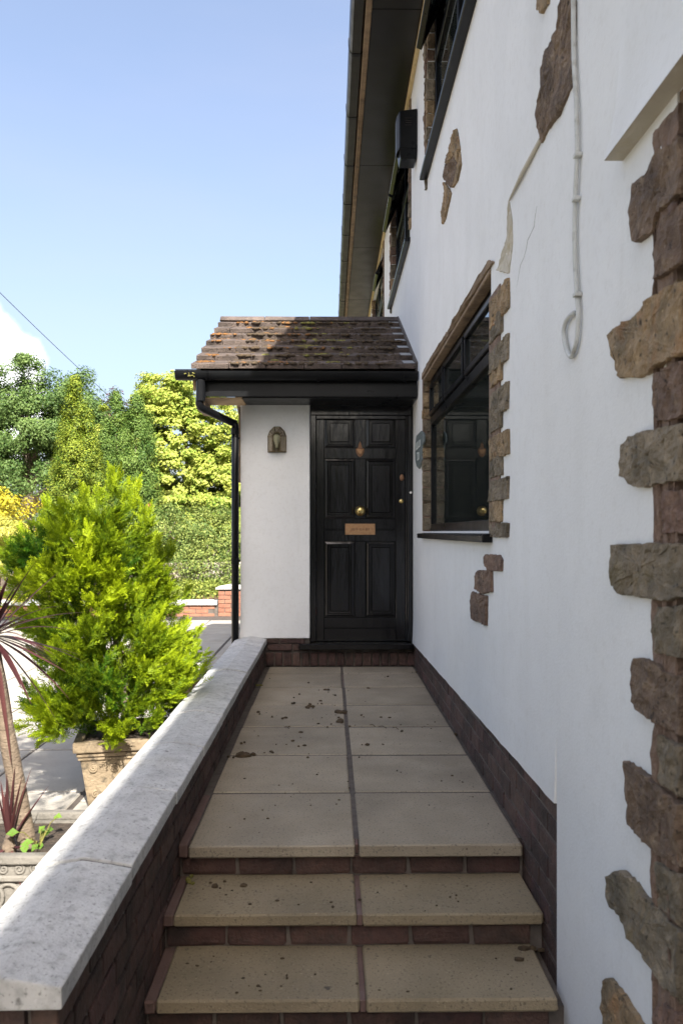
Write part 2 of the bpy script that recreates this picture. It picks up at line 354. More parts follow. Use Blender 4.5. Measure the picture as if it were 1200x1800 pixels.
# ---------------------------------------------------- front steps
steps = empty('front_steps', (.08, 2.7, -.35))
tag(steps, 'three shallow yellow-buff slab steps with rough brown brick risers below the path', 'steps')
rb = [MB().box(-.1, .1, -.025, .025, -.032, .032).mesh('riser_brick', V['brick'], bevel=.005, jitter=.004) for _ in range(6)]
for k, (yf, yr, zt, x0, x1) in enumerate(((2.703, 3.0, -.122, -.512, .700), (2.423, 2.725, -.244, -.510, .672), (2.13, 2.445, -.366, -.52, .66))):
    # riser under the tread above
    B('riser_core', V['mortar'], steps, -.546, .705, yr + .018, yr + .26, zt - .02, zt + .076, bevel=0)
    w = (x1 + .545) / 6.0
    for i in range(6):
        xa = -.545 + w * i
        inst('riser_brick', rb[(i + 2 * k) % 6], steps, T(xa + w / 2, yr + .033, zt + .039, 0, R.uniform(-.05, .05), 0, ((w - .012) / .2, 1, 1.0)))
    if k == 2: continue
    B('step_core', V['mortar'], steps, -.546, .705, yf + .07, yr + .26, zt - .115, zt - .044, bevel=0)
    B('tread', V['slab_y'], steps, x0, .088, yf, yr + .03, zt - .042, zt, bevel=.006, jitter=.0015)
    B('tread', V['slab_y'], steps, .106, x1, yf, yr + .03, zt - .042, zt - .001, bevel=.006, jitter=.0015)
    B('joint_strip', V['slab_edge'], steps, .0885, .1055, yf + .004, yr + .03, zt - .04, zt - .004, bevel=.002)
    B('edge_strip', V['slab_edge'], steps, -.546, x0 - .002, yf + .004, yr + .03, zt - .042, zt - .003, bevel=.005, jitter=.0015)
B('edge_strip', V['slab_edge'], steps, -.5462, -.514, 2.98, 3.55, -.044, .001, bevel=.004, jitter=.001)

# ================================================================== THE HOUSE
house = empty('house', (4, 6, GZ))
tag(house, 'white rendered house with black windows, tiled porch, panelled black door and exposed stones', 'house')
XF = .70
ZP = .25
def zp(y): return .29 + (min(max(y, 2.54), 6.93) - 2.54) * (.195 - .29) / 4.39
OPEN = [(-1.2, 1.655, -.6, 2.02), (3.58, 6.17, 1.135, 2.28), (2.7, 5.90, 3.72, 4.90), (7.22, 9.35, 3.72, 4.90), (10.75, 13.4, 3.72, 4.90)]
ys = sorted({-9, 2.54, 16} | {a for o in OPEN for a in o[:2]}); zs = sorted({-.37, ZP, 5.0} | {a for o in OPEN for a in o[2:] if a > -.37})
def filled(y, z):
    if not (-9 < y < 16 and -.37 < z < 5.0): return False
    if y > 2.54 and z < ZP: return False
    return not any(o[0] < y < o[1] and o[2] < z < o[3] for o in OPEN)
wm = MB()
for i in range(len(ys) - 1):
    for j in range(len(zs) - 1):
        y0, y1, z0, z1 = ys[i], ys[i + 1], zs[j], zs[j + 1]; yc, zc = (y0 + y1) / 2, (z0 + z1) / 2
        if not filled(yc, zc): continue
        f = lambda y, z: zp(y) if z == ZP else z
        a = [(y0, f(y0, z0)), (y1, f(y1, z0)), (y1, f(y1, z1)), (y0, f(y0, z1))]
        wm.add([(XF, *q) for q in a], [(0, 1, 2, 3)]); wm.add([(.95, *q) for q in a], [(3, 2, 1, 0)])
        nb = (filled(yc, z0 - 1e-3), filled(y1 + 1e-3, zc), filled(yc, z1 + 1e-3), filled(y0 - 1e-3, zc))
        for k in range(4):
            if not nb[k]:
                p, q = a[k], a[(k + 1) % 4]; wm.add([(XF, *p), (XF, *q), (.95, *q), (.95, *p)], [(0, 1, 2, 3)])
me = bpy.data.meshes.new('wall'); me.from_pydata(wm.v, [], wm.f); me.materials.append(V['render'])
bm = bmesh.new(); bm.from_mesh(me); bmesh.ops.remove_doubles(bm, verts=bm.verts, dist=1e-5); bmesh.ops.recalc_face_normals(bm, faces=bm.faces); bm.to_mesh(me); bm.free()
link(bpy.data.objects.new('wall', me), house)
# bell-cast lip of the render over the brick plinth
lip = MB(); st = [2.545 + k * .1 for k in range(45)]
for a, b in zip(st[:-1], st[1:]):
    za, zb = zp(a) + .006 * mnoise.noise((a * 7, 0, 0)), zp(b) + .006 * mnoise.noise((b * 7, 0, 0))
    lip.add([(XF - .001, a, za + .20), (XF - .001, b, zb + .20), (XF - .0075, b, zb), (XF - .0075, a, za), (XF + .02, a, za), (XF + .02, b, zb)], [(0, 1, 2, 3), (3, 2, 5, 4)])
lip.add([(XF - .001, 2.545, zp(2.545) + .20), (XF - .0075, 2.545, zp(2.545)), (XF + .02, 2.545, zp(2.545))], [(0, 1, 2)])
lip.build('render_drip', V['render'], house)
# shell of the rest of the house
B('end_wall', V['render'], house, .951, 8, -9, -8.75, GZ, 5.0, bevel=0)
B('end_wall', V['render'], house, .951, 8, 15.75, 16, GZ, 5.0, bevel=0)
B('back_wall', V['render'], house, 7.75, 8, -8.74, 15.74, GZ, 5.0, bevel=0)
B('ground_floor', V['dark'], house, .955, 7.7, -8.7, 15.7, GZ, .16, bevel=0)
B('first_floor', V['dark'], house, .955, 7.7, -8.7, 15.7, 2.55, 2.75, bevel=0)
B('partition', V['dark'], house, 3.6, 3.7, -8.7, 15.7, .165, 4.9, bevel=0)
B('loft_floor', V['dark'], house, .955, 7.7, -8.7, 15.7, 4.985, 4.999, bevel=0)
B('partition', V['dark'], house, .952, 3.6, 6.55, 6.65, .165, 2.54, bevel=0)
# main roof: wide eaves over the porch side, an unseen stretch set back to let sun onto the coping
def roof_slab(y0, y1, xe, ze):
    rx, rz = 4.35, ze + (4.35 - xe) * .70
    MB().prism([(xe, y0, ze), (rx, y0, rz), (8.5, y0, ze), (8.5, y0, ze + .07), (rx, y0, rz + .08), (xe, y0, ze + .07)], (0, y1 - y0, 0)).build('roof', V['tile_d'], house)
roof_slab(.2, 16.2, .25, 5.10)
roof_slab(-9.2, .199, .612, 5.02)
# soffit boards, fascia, gutter
for a, b in ((.2, 3.5), (3.5, 6.04), (6.04, 8.62), (8.62, 11.12), (11.12, 13.6), (13.6, 16)):
    B('soffit_board', V['soffit'], house, .308, .699, a + .003, b - .003, 4.965, 4.98, bevel=.002)
B('fascia', V['timber_w'], house, .262, .306, .2, 16.1, 4.955, 5.12, bevel=.004)
B('wall_plate_strip', V['ochre'], house, .672, .7005, .2, 15.9, 4.90, 4.964, bevel=.006, jitter=.002)
gp = [(.258, 5.105), (.258, 5.0), (.245, 4.985), (.175, 4.985), (.158, 5.005), (.150, 5.07), (.150, 5.105), (.156, 5.105), (.157, 5.07), (.164, 5.008), (.178, 4.991), (.244, 4.991), (.252, 5.003), (.252, 5.105)]
gut = MB().prism([(x, .2, z) for x, z in gp], (0, 15.9, 0)).build('gutter', V['upvc_d'], house)
for k in range(16):
    y = .55 + 1.02 * k - .03
    MB().prism([(.262, y, 5.112), (.262, y, 4.996), (.247, y, 4.981), (.174, y, 4.981), (.154, y, 5.003), (.146, y, 5.07), (.146, y, 5.112)], (0, .04, 0)).build('gutter_union', V['upvc'], gut)

# ---------------------------------------------------- brick plinth of the house wall
plinth = B('plinth', V['mortar'], house, .7105, .93, 2.545, 6.95, -.37, .30, bevel=0)
for v in plinth.data.vertices:
    if v.co.z > .2: v.co.z = zp(v.co.y) + .004
PB = brick_meshes(V['brick'])
for c in range(9):
    z = .262 - .075 * c
    off = .1125 if c % 2 else 0
    y = 2.56 + .1075 - off
    while y < 6.95:
        a, b = max(y - .1075, 2.55), min(y + .1075, 6.925)
        ztop = zp((a + b) / 2)
        if b - a > .03 and z + .033 < ztop + .035 and (z > -.02 or b < 3.3):
            inst('brick', PB[R.randrange(5)], plinth, T(.7355, (a + b) / 2, z, math.pi / 2, 0, 0, ((b - a) / .215, 1, 1)))
        y += .225

# ---------------------------------------------------- windows
def window(y0, y1, z0, z1, mull, tr, open_i=(), sill=.035, face=.75, lower_m=False, label=None):
    w = bpy.data.objects.new('window', None); link(w, house, Matrix.Translation((face, (y0 + y1) / 2, z0)))
    if label: w['label'] = label
    fw = .055; f = MB(); x0, x1 = face, face + .06
    f.box(x0, x1, y0, y1, z0, z0 + fw); f.box(x0, x1, y0, y1, z1 - fw, z1)
    f.box(x0, x1, y0, y0 + fw, z0 + fw, z1 - fw); f.box(x0, x1, y1 - fw, y1, z0 + fw, z1 - fw)
    f.box(x0 - .003, x1, y0 + fw, y1 - fw, tr - .03, tr + .03)
    for m in mull:
        f.box(x0, x1, m - .028, m + .028, tr + .03, z1 - fw)
        if lower_m: f.box(x0, x1, m - .028, m + .028, z0 + fw, tr - .03)
    f.build('frame', V['upvc'], w, bevel=.004)
    ed = [y0 + fw] + list(mull) + [y1 - fw]
    for i in range(len(ed) - 1):
        a = ed[i] + (.028 if i else 0); b = ed[i + 1] - (.028 if i < len(ed) - 2 else 0)
        ht = z1 - fw - tr - .03; hinge = (face - .004, 0, z1 - fw)
        ang = math.radians(-24) if i in open_i else 0
        mx = Matrix.Translation(hinge) @ Matrix.Rotation(ang, 4, 'Y').inverted()
        sf = MB(); q = .034
        for bx in ((a + .003, b - .003, -q, -.003), (a + .003, b - .003, -ht + .003, -ht + q), (a + .003, a + q, -ht + q, -q), (b - q, b - .003, -ht + q, -q)):
            sf.box(-.012, .03, bx[0], bx[1], bx[2], bx[3], mtx=mx)
        sf.build('vent_light', V['upvc'], w, bevel=.004)
        MB().box(.004, .010, a + q, b - q, -ht + q, -q, mtx=mx).build('pane', V['glass'], w)
        if lower_m: B('pane', V['glass'], w, face + .02, face + .026, a, b, z0 + fw, tr - .03, bevel=0)
    if not lower_m: B('pane', V['glass'], w, face + .02, face + .026, y0 + fw, y1 - fw, z0 + fw, tr - .03, bevel=0)
    s = MB().box(XF - sill, face - .001, y0 - .03, y1 + .05, z0 - .05, z0 - .004)
    for k in range(4):
        q = 4 + k
        if s.v[q][0] < XF: s.v[q] = (s.v[q][0], s.v[q][1], s.v[q][2] - .012)
    s.build('sill', V['upvc'], w, bevel=.005)
    return w
w1 = window(3.58, 6.17, 1.135, 2.28, (4.56, 5.38), 1.955, sill=.045, label='wide ground-floor window with three top lights beside the front door')
B('lintel', V['timber_w'], w1, .694, .7485, 3.585, 6.165, 2.258, 2.2795, bevel=.004, jitter=.002)
stone('lintel_face', [(3.50, 2.279)] + [(3.50 + .09 * k, 2.279 + R.uniform(-.004, .006)) for k in range(1, 30)] + [(6.21, 2.28), (6.21, 2.318)] + [(6.21 - .09 * k, 2.320 + R.uniform(-.004, .005)) for k in range(1, 30)], w1, V['timber_w'], XF, depth=.012, rough=.006, seed=99, inset=.97)
w2 = window(2.70, 5.90, 3.72, 4.90, (3.75, 4.85), 4.50, open_i=(2,), sill=.055, lower_m=True, label='nearest upstairs window, under the eaves, its sill cut by the picture top')
w3 = window(7.22, 9.35, 3.72, 4.90, (8.28,), 4.45, open_i=(0, 1), sill=.05, lower_m=True, label='upstairs window above the porch roof with its top light open')
w4 = window(10.75, 13.4, 3.72, 4.90, (11.6, 12.5), 4.45, open_i=(0,), sill=.05, lower_m=True, label='farthest upstairs window, mostly hidden by the porch roof')
# window-side stones: near side of the ground-floor window
rowsv = [(487, 543, 1), (543, 584, 0), (584, 631, 1), (631, 668, 0), (668, 719, 1), (719, 752, 0), (752, 799, 1), (799, 836, 0), (836, 878, 1), (878, 918, 0), (918, 946, 1)]
for i, (va, vb, lg) in enumerate(rowsv):
    ur = 891 if lg else 880
    q = [P(863, 935 + (va - 935) * .96, x=.69), P(ur, va, x=.69), P(ur, vb, x=.69), P(863, 935 + (vb - 935) * .96, x=.69)]
    za, zb = q[1].z, q[2].z
    stone('jamb_stone', [(3.568 + R.uniform(-.008, .008), za - .003), (q[1].y, za - .003), (q[1].y + R.uniform(-.012, .014), zb + .004), (3.568 + R.uniform(-.008, .008), zb + .004)], house, V['stone_g'] if i % 3 else V['stone_y'], XF, depth=.012, rough=.007, seed=40 + i)
    B('jamb_return', V['stone_g'], house, XF + .0205, .748, 3.56, 3.60 + R.uniform(0, .012), zb + .006, za - .006, bevel=.006, jitter=.003)
B('jamb_mortar', V['mortar_pink'], house, .6945, .71, 3.375, 3.60, 1.12, 2.15, bevel=0)
z = 1.14; i = 0
while z < 2.26:                                   # far side: reveal stones
    h = R.uniform(.075, .125); t = min(z + h, 2.275)
    B('jamb_stone', V['stone_g'] if R.random() < .7 else V['stone_y'], house, .692 + R.uniform(-.004, .004), .762, 6.135 + R.uniform(-.010, .010), 6.175 + R.uniform(-.008, .012), z + .005, t - .005, bevel=.008, jitter=.005, seg=2)
    z = t; i += 1
B('jamb_mortar', V['mortar_pink'], house, .694, .748, 6.145, 6.21, 1.138, 2.276, bevel=0)
for yf_ in (5.90, 9.35, 13.4):                   # upstairs reveals
    z = 3.725
    while z < 4.88:
        t = min(z + R.uniform(.08, .16), 4.895)
        B('jamb_stone', R.choice([V['stone'], V['stone_y'], V['stone_g']]), house, .690 + R.uniform(-.006, .006), .7495, yf_ - .012 + R.uniform(-.01, .01), yf_ + .05, z + .003, t - .003, bevel=.006, jitter=.004); z = t
for (ya, zlo, zhi) in ((5.93, 3.60, 4.9), (9.38, 3.62, 4.9), (13.43, 3.62, 4.9), (7.10, 3.75, 4.9), (10.64, 3.75, 4.9)):
    z = zlo
    while z < zhi - .05:
        h = R.uniform(.09, .17); t = min(z + h, zhi)
        wd = R.uniform(.05, .10)
        stone('jamb_stone', [(ya, z + .004), (ya + wd, z + .004 + R.uniform(0, .02)), (ya + wd, t - .004), (ya, t - .004)], house, R.choice([V['stone'], V['stone_y'], V['stone_g']]), XF, depth=.016, rough=.008, seed=int(ya * 100 + z * 37))
        z = t

# ---------------------------------------------------- corner stones, stone patches, ledges
Q = [([(1099, 335), (1107, 322), (1129, 307), (1149, 267), (1164, 260), (1192, 240), (1192, 340), (1147, 373), (1138, 407), (1111, 427), (1104, 418), (1102, 373)], 'stone'),
     ([(1152, 395), (1192, 352), (1192, 462), (1147, 492), (1140, 448)], 'stone'),
     ([(1063, 590), (1068, 580), (1108, 555), (1143, 517), (1171, 501), (1192, 494), (1192, 620), (1171, 629), (1143, 648), (1117, 662), (1082, 665), (1073, 650)], 'stone_y'),
     ([(1146, 657), (1175, 642), (1192, 634), (1192, 730), (1160, 741), (1146, 741), (1140, 700)], 'stone'),
     ([(1084, 781), (1096, 767), (1140, 755), (1189, 744), (1192, 744), (1192, 843), (1154, 851), (1122, 856), (1103, 853), (1084, 837)], 'stone_g'),
     ([(1157, 866), (1192, 860), (1192, 936), (1160, 940), (1157, 925), (1160, 900)], 'stone'),
     ([(1068, 958), (1153, 955), (1192, 957), (1192, 1050), (1170, 1057), (1150, 1053), (1113, 1049), (1083, 1043), (1065, 1025)], 'stone_g'),
     ([(1150, 1066), (1192, 1066), (1192, 1156), (1149, 1148), (1142, 1110)], 'stone_g'),
     ([(1100, 1164), (1105, 1157), (1116, 1156), (1146, 1166), (1158, 1181), (1190, 1190), (1190, 1292), (1175, 1284), (1148, 1270), (1118, 1251), (1103, 1234)], 'stone'),
     ([(1151, 1291), (1190, 1312), (1190, 1398), (1158, 1380), (1149, 1367), (1149, 1320)], 'stone_g'),
     ([(1091, 1337), (1114, 1352), (1146, 1376), (1175, 1403), (1188, 1416), (1188, 1524), (1143, 1500), (1131, 1483), (1097, 1449), (1092, 1390)], 'stone'),
     ([(1146, 1514), (1188, 1542), (1188, 1622), (1150, 1594), (1144, 1575)], 'stone_g'),
     ([(1061, 1540), (1067, 1533), (1086, 1530), (1100, 1542), (1125, 1576), (1147, 1596), (1186, 1640), (1186, 1755), (1154, 1732), (1140, 1706), (1125, 1684), (1095, 1644), (1081, 1610), (1067, 1594), (1061, 1576)], 'stone_g'),
     ([(1147, 1773), (1160, 1762), (1186, 1785), (1186, 1860), (1140, 1860)], 'stone'),
     ([(1055, 1723), (1063, 1719), (1086, 1747), (1118, 1800), (1140, 1860), (1053, 1860)], 'stone_y')]
for i, (px, mm) in enumerate(Q):
    stone_px('corner_stone', px, house, V[mm], depth=.016, rough=.008, seed=i)
    us = [p for p in px if p[0] > 1180]
    if not us: continue
    q = [P(1190, v, x=XF) for _, v in us]
    zt, zb = max(a.z for a in q), min(a.z for a in q)
    B('corner_return', V[mm], house, .689, .93, 1.628, 1.662 + R.uniform(0, .01), zb + .004, zt - .004, bevel=.008, jitter=.005, seg=2)
zm = [P(1146, v, x=XF) for v in (240, 1900)]
mo = [(1.642, -.40)] + [(1.642, 1.99)] + [(1.768 + .014 * mnoise.noise((z * 9, 4, 0)) + R.uniform(-.004, .004), z) for z in [1.99 - .045 * k for k in range(54)]]
stone('corner_mortar', mo, house, V['mortar_pink'], XF, depth=.006, rough=.006, seed=90, inset=.96)
# drip ledge above the near opening
lp_ = [(.655, 2.02), (.668, 2.07), (.680, 2.14), (.689, 2.23), (.696, 2.36), (.7005, 2.5)]
MB().add([(x, y, z) for x, z in lp_ for y in (-1.3, .3, 1.8, 1.965)], [(4 * r + k, 4 * r + k + 1, 4 * r + k + 5, 4 * r + k + 4) for r in range(5) for k in range(3)]).build('drip_ledge', V['render'], house, smooth=True)
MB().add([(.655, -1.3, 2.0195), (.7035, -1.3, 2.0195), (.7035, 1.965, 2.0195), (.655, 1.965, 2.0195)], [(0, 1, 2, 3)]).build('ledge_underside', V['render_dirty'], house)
MB().add([(x, 1.965, z) for x, z in lp_] + [(.7006, 1.965, 2.02)], [tuple(range(7))]).build('ledge_end', V['render'], house)
B('opening_head', V['timber_w'], house, .705, .93, -1.2, 1.655, 1.96, 2.018, bevel=0)
B('opening_back', V['paint'], house, .88, .93, -1.19, 1.62, -.36, 1.955, bevel=0)
def patch(name, px, m, **k): return stone_px(name, px, house, V[m], **k)
patch('patch_stone', [(790, 238), (797, 226), (800, 240), (803, 262), (800, 285), (792, 272), (783, 290), (778, 285)], 'stone_y', depth=.012, seed=60, rough=.012)
patch('patch_stone', [(778, 288), (784, 293), (792, 276), (799, 288), (795, 312), (787, 330), (778, 318), (774, 305)], 'stone', depth=.012, seed=61, rough=.012)
patch('patch_stone', [(803, 266), (805, 290), (799, 318), (791, 330), (796, 312), (800, 288)], 'stone_y', depth=.012, seed=62, rough=.006)
patch('patch_stone', [(776, 320), (785, 332), (788, 340), (778, 385), (774, 394), (772, 372), (776, 350)], 'stone_y', depth=.012, seed=63, rough=.01)
patch('patch_stone', [(984, -50), (1000, -60), (1000, 60), (999, 140), (975, 200), (952, 232), (943, 252), (937, 225), (936, 190), (944, 160), (943, 120), (955, 85), (972, 50), (975, 10)], 'stone', depth=.012, seed=64, rough=.009)
patch('patch_stone', [(938, -30), (958, -30), (955, 6), (945, 24), (938, 18)], 'stone_y', depth=.012, seed=65)
patch('patch_stone', [(847, 975), (872, 976), (876, 985), (875, 1004), (850, 1001), (845, 990)], 'stone', depth=.012, seed=66)
patch('patch_stone', [(835, 1003), (858, 1003), (859, 1040), (838, 1044), (831, 1035), (830, 1012)], 'stone', depth=.012, seed=67)
patch('patch_stone', [(825, 1040), (850, 1048), (849, 1100), (824, 1088), (822, 1060)], 'stone', depth=.012, seed=68)
patch('cement_patch', [(886, 352), (891, 385), (892, 425), (889, 455), (886, 480), (868, 476), (876, 440), (882, 425), (883, 400)], 'render_dirty', depth=.007, seed=69, rough=.008)
a, b = P(947, 250, x=.69), P(893, 352, x=.69)
MB().tube([(.694, a.y, b.z + .012), (.690, (a.y + b.y) / 2, b.z + .004), (.694, b.y, b.z)], [.007, .008, .004], 6).build('crack_ledge', V['render_dirty'], house)

ck = [(943, 362), (941, 380), (939, 398), (933, 410), (928, 422), (925, 437), (920, 452), (914, 466), (912, 480), (908, 505)]
MB().tube([P(u + R.uniform(-1.2, 1.2), v, x=.6997) for u, v in ck], [.0004, .001, .0012, .0009, .0013, .001, .0008, .0009, .0006, .0002], 5).build('hairline_crack', V['cement'], house)

# ---------------------------------------------------- porch
YP = 6.93
pier = MB()
zsn = [.238, .28, .40, 1.0, 2.30]; fl = [.016, .010, .002, 0, 0]
vs = []
for z, f in zip(zsn, fl): vs += [(-.75 - f, YP - f * .6, z), (-.17, YP - f * .6, z), (-.17, 7.15, z), (-.75 - f, 7.15, z)]
fs = [(0, 3, 2, 1), (16, 17, 18, 19)] + [(4 * r + k, 4 * r + (k + 1) % 4, 4 * r + 4 + (k + 1) % 4, 4 * r + 4 + k) for r in range(4) for k in range(4)]
pier.add(vs, fs).build('porch_wall', V['render'], house, bevel=.008, seg=2)
MB().prism([(-.7495, 7.151, .24), (-.7495, 9.97, .24), (-.7495, 9.97, 2.42), (-.7495, 8.45, 3.10), (-.7495, 7.151, 2.50)], (.22, 0, 0)).build('porch_wall', V['render'], house)
B('porch_wall', V['render'], house, -.528, .699, 9.75, 9.968, .24, 2.42, bevel=0)
B('porch_floor', V['dark'], house, -.52, .699, 7.16, 9.74, -.3, .15, bevel=0)
pp = B('porch_plinth', V['mortar'], house, -.742, -.172, 6.951, 7.15, -.37, .2385, bevel=0)
B('porch_plinth_side', V['brick'], house, -.745, -.53, 7.151, 9.97, -.37, .2385, bevel=0)
dp = B('door_plinth', V['mortar'], house, -.171, .7095, 6.951, 7.15, -.37, .1495, bevel=0)
so_m = [MB().box(-.032, .032, -.03, .03, -.053, .053).mesh('brick', V['brick'], bevel=.004, jitter=.002) for _ in range(4)]
x = -.505
while x < .70:
    inst('brick', so_m[R.randrange(4)], dp if x > -.17 else pp, T(x, 6.955, .062, 0, 0, 0, (1 + R.uniform(-.1, .05), 1, 1))); x += .0742
for c, (off) in enumerate((0, .11)):
    xx = -.525 - off
    while xx < -.18:
        a, b = max(xx, -.53), min(xx + .205, -.185)
        if b - a > .03: inst('brick', PB[R.randrange(5)], pp, T((a + b) / 2, 6.958, .162 + .062 * c, 0, 0, 0, ((b - a) / .215, 1, .82)))
        xx += .215

# door and frame
frame = MB()
frame.box(-.165, -.118, 6.945, 7.07, .205, 2.115); frame.box(.655, .690, 6.945, 7.07, .205, 2.115)
frame.box(-.165, .690, 6.945, 7.07, 2.116, 2.30); frame.box(-.135, -.1175, 6.965, 7.07, .206, 2.114); frame.box(.640, .6548, 6.965, 7.07, .206, 2.114)
frame.box(-.117, .639, 6.962, 7.07, 2.085, 2.115)
frame.build('door_frame', V['paint'], house, bevel=.004)
B('door_sill', V['paint'], house, -.262, .694, 6.845, 7.07, .152, .200, bevel=.006)
YD = 6.985
door = bpy.data.objects.new('front_door', None); link(door, house, Matrix.Translation((.26, YD, .2)))
door['label'] = 'panelled black gloss front door with brass letter plate and knob'
ZF = lambda zy: P(0, 690 + zy / 3.673, y=YD).z
XU = lambda zx: P(540 + zx / 3.673, 900, y=YD).x
DX0, DX1, DZ0, DZ1 = -.116, .638, .204, 2.083
pan = [(108, 308, 155, 355), (375, 572, 155, 355), (108, 308, 425, 815), (375, 572, 425, 815), (108, 305, 960, 1455), (375, 572, 960, 1455)]
pr = [(XU(a), XU(b), ZF(d), ZF(c)) for a, b, c, d in pan]
cx0 = sum(p[0] for p in pr[::2]) / 3; cx1 = sum(p[1] for p in pr[::2]) / 3; cx2 = sum(p[0] for p in pr[1::2]) / 3; cx3 = sum(p[1] for p in pr[1::2]) / 3
B('door_core', V['paint'], door, DX0, DX1, YD + .024, YD + .045, DZ0, DZ1, bevel=0)
lay = [(DX0, cx0, DZ0, DZ1, 'stile'), (cx3, DX1, DZ0, DZ1, 'stile')]
def rail(za, zb): lay.append((cx0 + .0006, cx3 - .0006, za, zb, 'rail'))
rail(pr[0][3], DZ1); rail(pr[2][3], pr[0][2])
gz = ZF(885); rail(gz + .004, pr[2][2]); rail(pr[4][3], gz - .004)
gz2 = ZF(1525); rail(gz2 + .003, pr[4][2]); rail(DZ0, gz2 - .003)
for za, zb in ((pr[0][2], pr[0][3]), (pr[2][2], pr[2][3]), (pr[4][2], pr[4][3])): lay.append((cx1, cx2, za + .0006, zb - .0006, 'muntin'))
for xa, xb, za, zb, nm in lay: B(nm, V['paint'], door, xa, xb, YD + R.uniform(0, .0015), YD + .0235, za, zb, bevel=.003)
for i, (xa, xb, za, zb) in enumerate(pr):
    xa, xb = (cx0, cx1) if i % 2 == 0 else (cx2, cx3)
    p = MB(); lv = [(.003, .0225), (.004, .014), (.010, .012), (.024, .004), (.026, .018), (.031, .018), (.036, .003), (.042, .003), (.044, .016), (.049, .016), (.056, .0), (.060, .0)]
    vs = []
    for ins, dy in lv: vs += [(xa + ins, YD + dy, za + ins), (xb - ins, YD + dy, za + ins), (xb - ins, YD + dy, zb - ins), (xa + ins, YD + dy, zb - ins)]
    n = len(lv); fs = [(4 * r + k, 4 * r + (k + 1) % 4, 4 * r + 4 + (k + 1) % 4, 4 * r + 4 + k) for r in range(n - 1) for k in range(4)] + [tuple(4 * n - 4 + k for k in range(4))]
    p.add(vs, fs).build('panel', V['paint'], door)
def DP(u, v, y=YD): return P(u, v, y=y)
c = DP(633, 898); MB().lathe([(.030, -.002), (.044, .002), (.044, .010), (.030, .016), (.020, .030), (.030, .040), (.036, .050), (.034, .062), (.022, .072), (.008, .076)], (c.x, YD, c.z), (0, -1, 0), 24).build('knob', V['brass'], door, smooth=True)
c = DP(705, 881); MB().lathe([(.018, -.001), (.020, .004), (.017, .010), (.008, .013)], (c.x, YD, c.z), (0, -1, 0), 18).build('lock_cylinder', V['brass'], door, smooth=True)
c = DP(706, 839.5)
MB().add([(c.x + .019 * math.cos(t) * s, YD - d, c.z + .029 * math.sin(t) * s) for s, d in ((1, 0), (1, .005), (.8, .009), (.3, .012)) for t in [k * math.pi / 8 for k in range(16)]],
         [(r * 16 + k, r * 16 + (k + 1) % 16, r * 16 + 16 + (k + 1) % 16, r * 16 + 16 + k) for r in range(3) for k in range(16)] + [tuple(range(48, 64))]).build('escutcheon', V['bronze_d'], door)
a, b = DP(606.5, 920.5), DP(659, 940)
lp = B('letter_plate', V['bronze'], door, a.x, b.x, YD - .007, YD, b.z, a.z, bevel=.002)
wI, hI = (b.x - a.x), (a.z - b.z)
B('flap', V['bronze'], lp, a.x + wI * .115, b.x - wI * .115, YD - .0095, YD - .0072, b.z + hI * .27, a.z - hI * .27, bevel=.0015)
em = MB(); xx = a.x + wI * .2
while xx < b.x - wI * .2:                         # worn raised lettering, no longer readable
    h0 = R.uniform(.36, .44); em.box(xx, xx + .006, YD - .0112, YD - .0096, b.z + hI * h0, b.z + hI * R.uniform(.56, .63)); xx += R.uniform(.010, .014)
em.build('worn_lettering', V['bronze_d'], lp)
c = DP(632.5, 790)
kp = lambda pts: [(c.x + px * .00481, YD - .001, c.z - py * .00481) for px, py in pts]
MB().prism(kp([(0, -15), (2.5, -8), (3.5, -3), (7.5, -1), (7, 5), (4, 11), (0, 14), (-4, 11), (-7, 5), (-7.5, -1), (-3.5, -3), (-2.5, -8)]), (0, -.008, 0)).build('knocker', V['bronze_d'], door, bevel=.002)
MB().prism([(p[0], YD - .0092, p[2]) for p in kp([(-6, 0), (6, 0), (3, 6.5), (0, 9), (-3, 6.5)])], (0, -.012, 0)).build('knocker_striker', V['bronze'], door, bevel=.003)
c = P(721.5, 866, y=6.943); MB().lathe([(.011, 0), (.011, .006), (.005, .009)], (c.x, 6.944, c.z), (0, -1, 0), 14).build('bell_push', V['white_p'], house, smooth=True)

# porch roof
TH = math.atan2(3.27 - 2.425, 8.45 - 6.61); cs, sn = math.cos(TH), math.sin(TH)
def slope(s, x, up=0): return Vector((x, 6.61 + s * cs - up * sn, 2.405 + s * sn + up * cs))
proof = MB().prism([(-1.09, 6.64, 2.40), (-1.09, 8.45, 3.235), (-1.09, 10.26, 2.40), (-1.09, 10.26, 2.36), (-1.09, 8.45, 3.185), (-1.09, 6.64, 2.36)], (1.785, 0, 0)).build('porch_roof', V['timber_w'], house)
tiles = {}
def tile_mesh(w):
    if w not in tiles: tiles[w] = [MB().box(-w / 2, w / 2, 0, .36, 0, .042).mesh('roof_tile', V['tile'], bevel=.004, jitter=.0025) for _ in range(5)]
    return tiles[w][R.randrange(5)]
G = 2.025 / 7
for i in range(7):
    xs_ = [-1.11 + .3008 * k for k in range(7)] if i % 2 == 0 else [-1.11] + [-1.11 + .1504 + .3008 * k for k in range(6)] + [.695]
    for a, b in zip(xs_[:-1], xs_[1:]):
        w = round(b - a - .003, 3); p = slope(i * G, (a + b) / 2, .032 + R.uniform(-.002, .003))
        inst('roof_tile', tile_mesh(w), proof, T(p.x, p.y, p.z, R.uniform(-.006, .006), TH - .135, R.uniform(-.006, .006)))
        pb = T(p.x, 2 * 8.45 - p.y, p.z, math.pi, TH - .135)
        if i > 3: inst('roof_tile', tile_mesh(w), proof, pb)
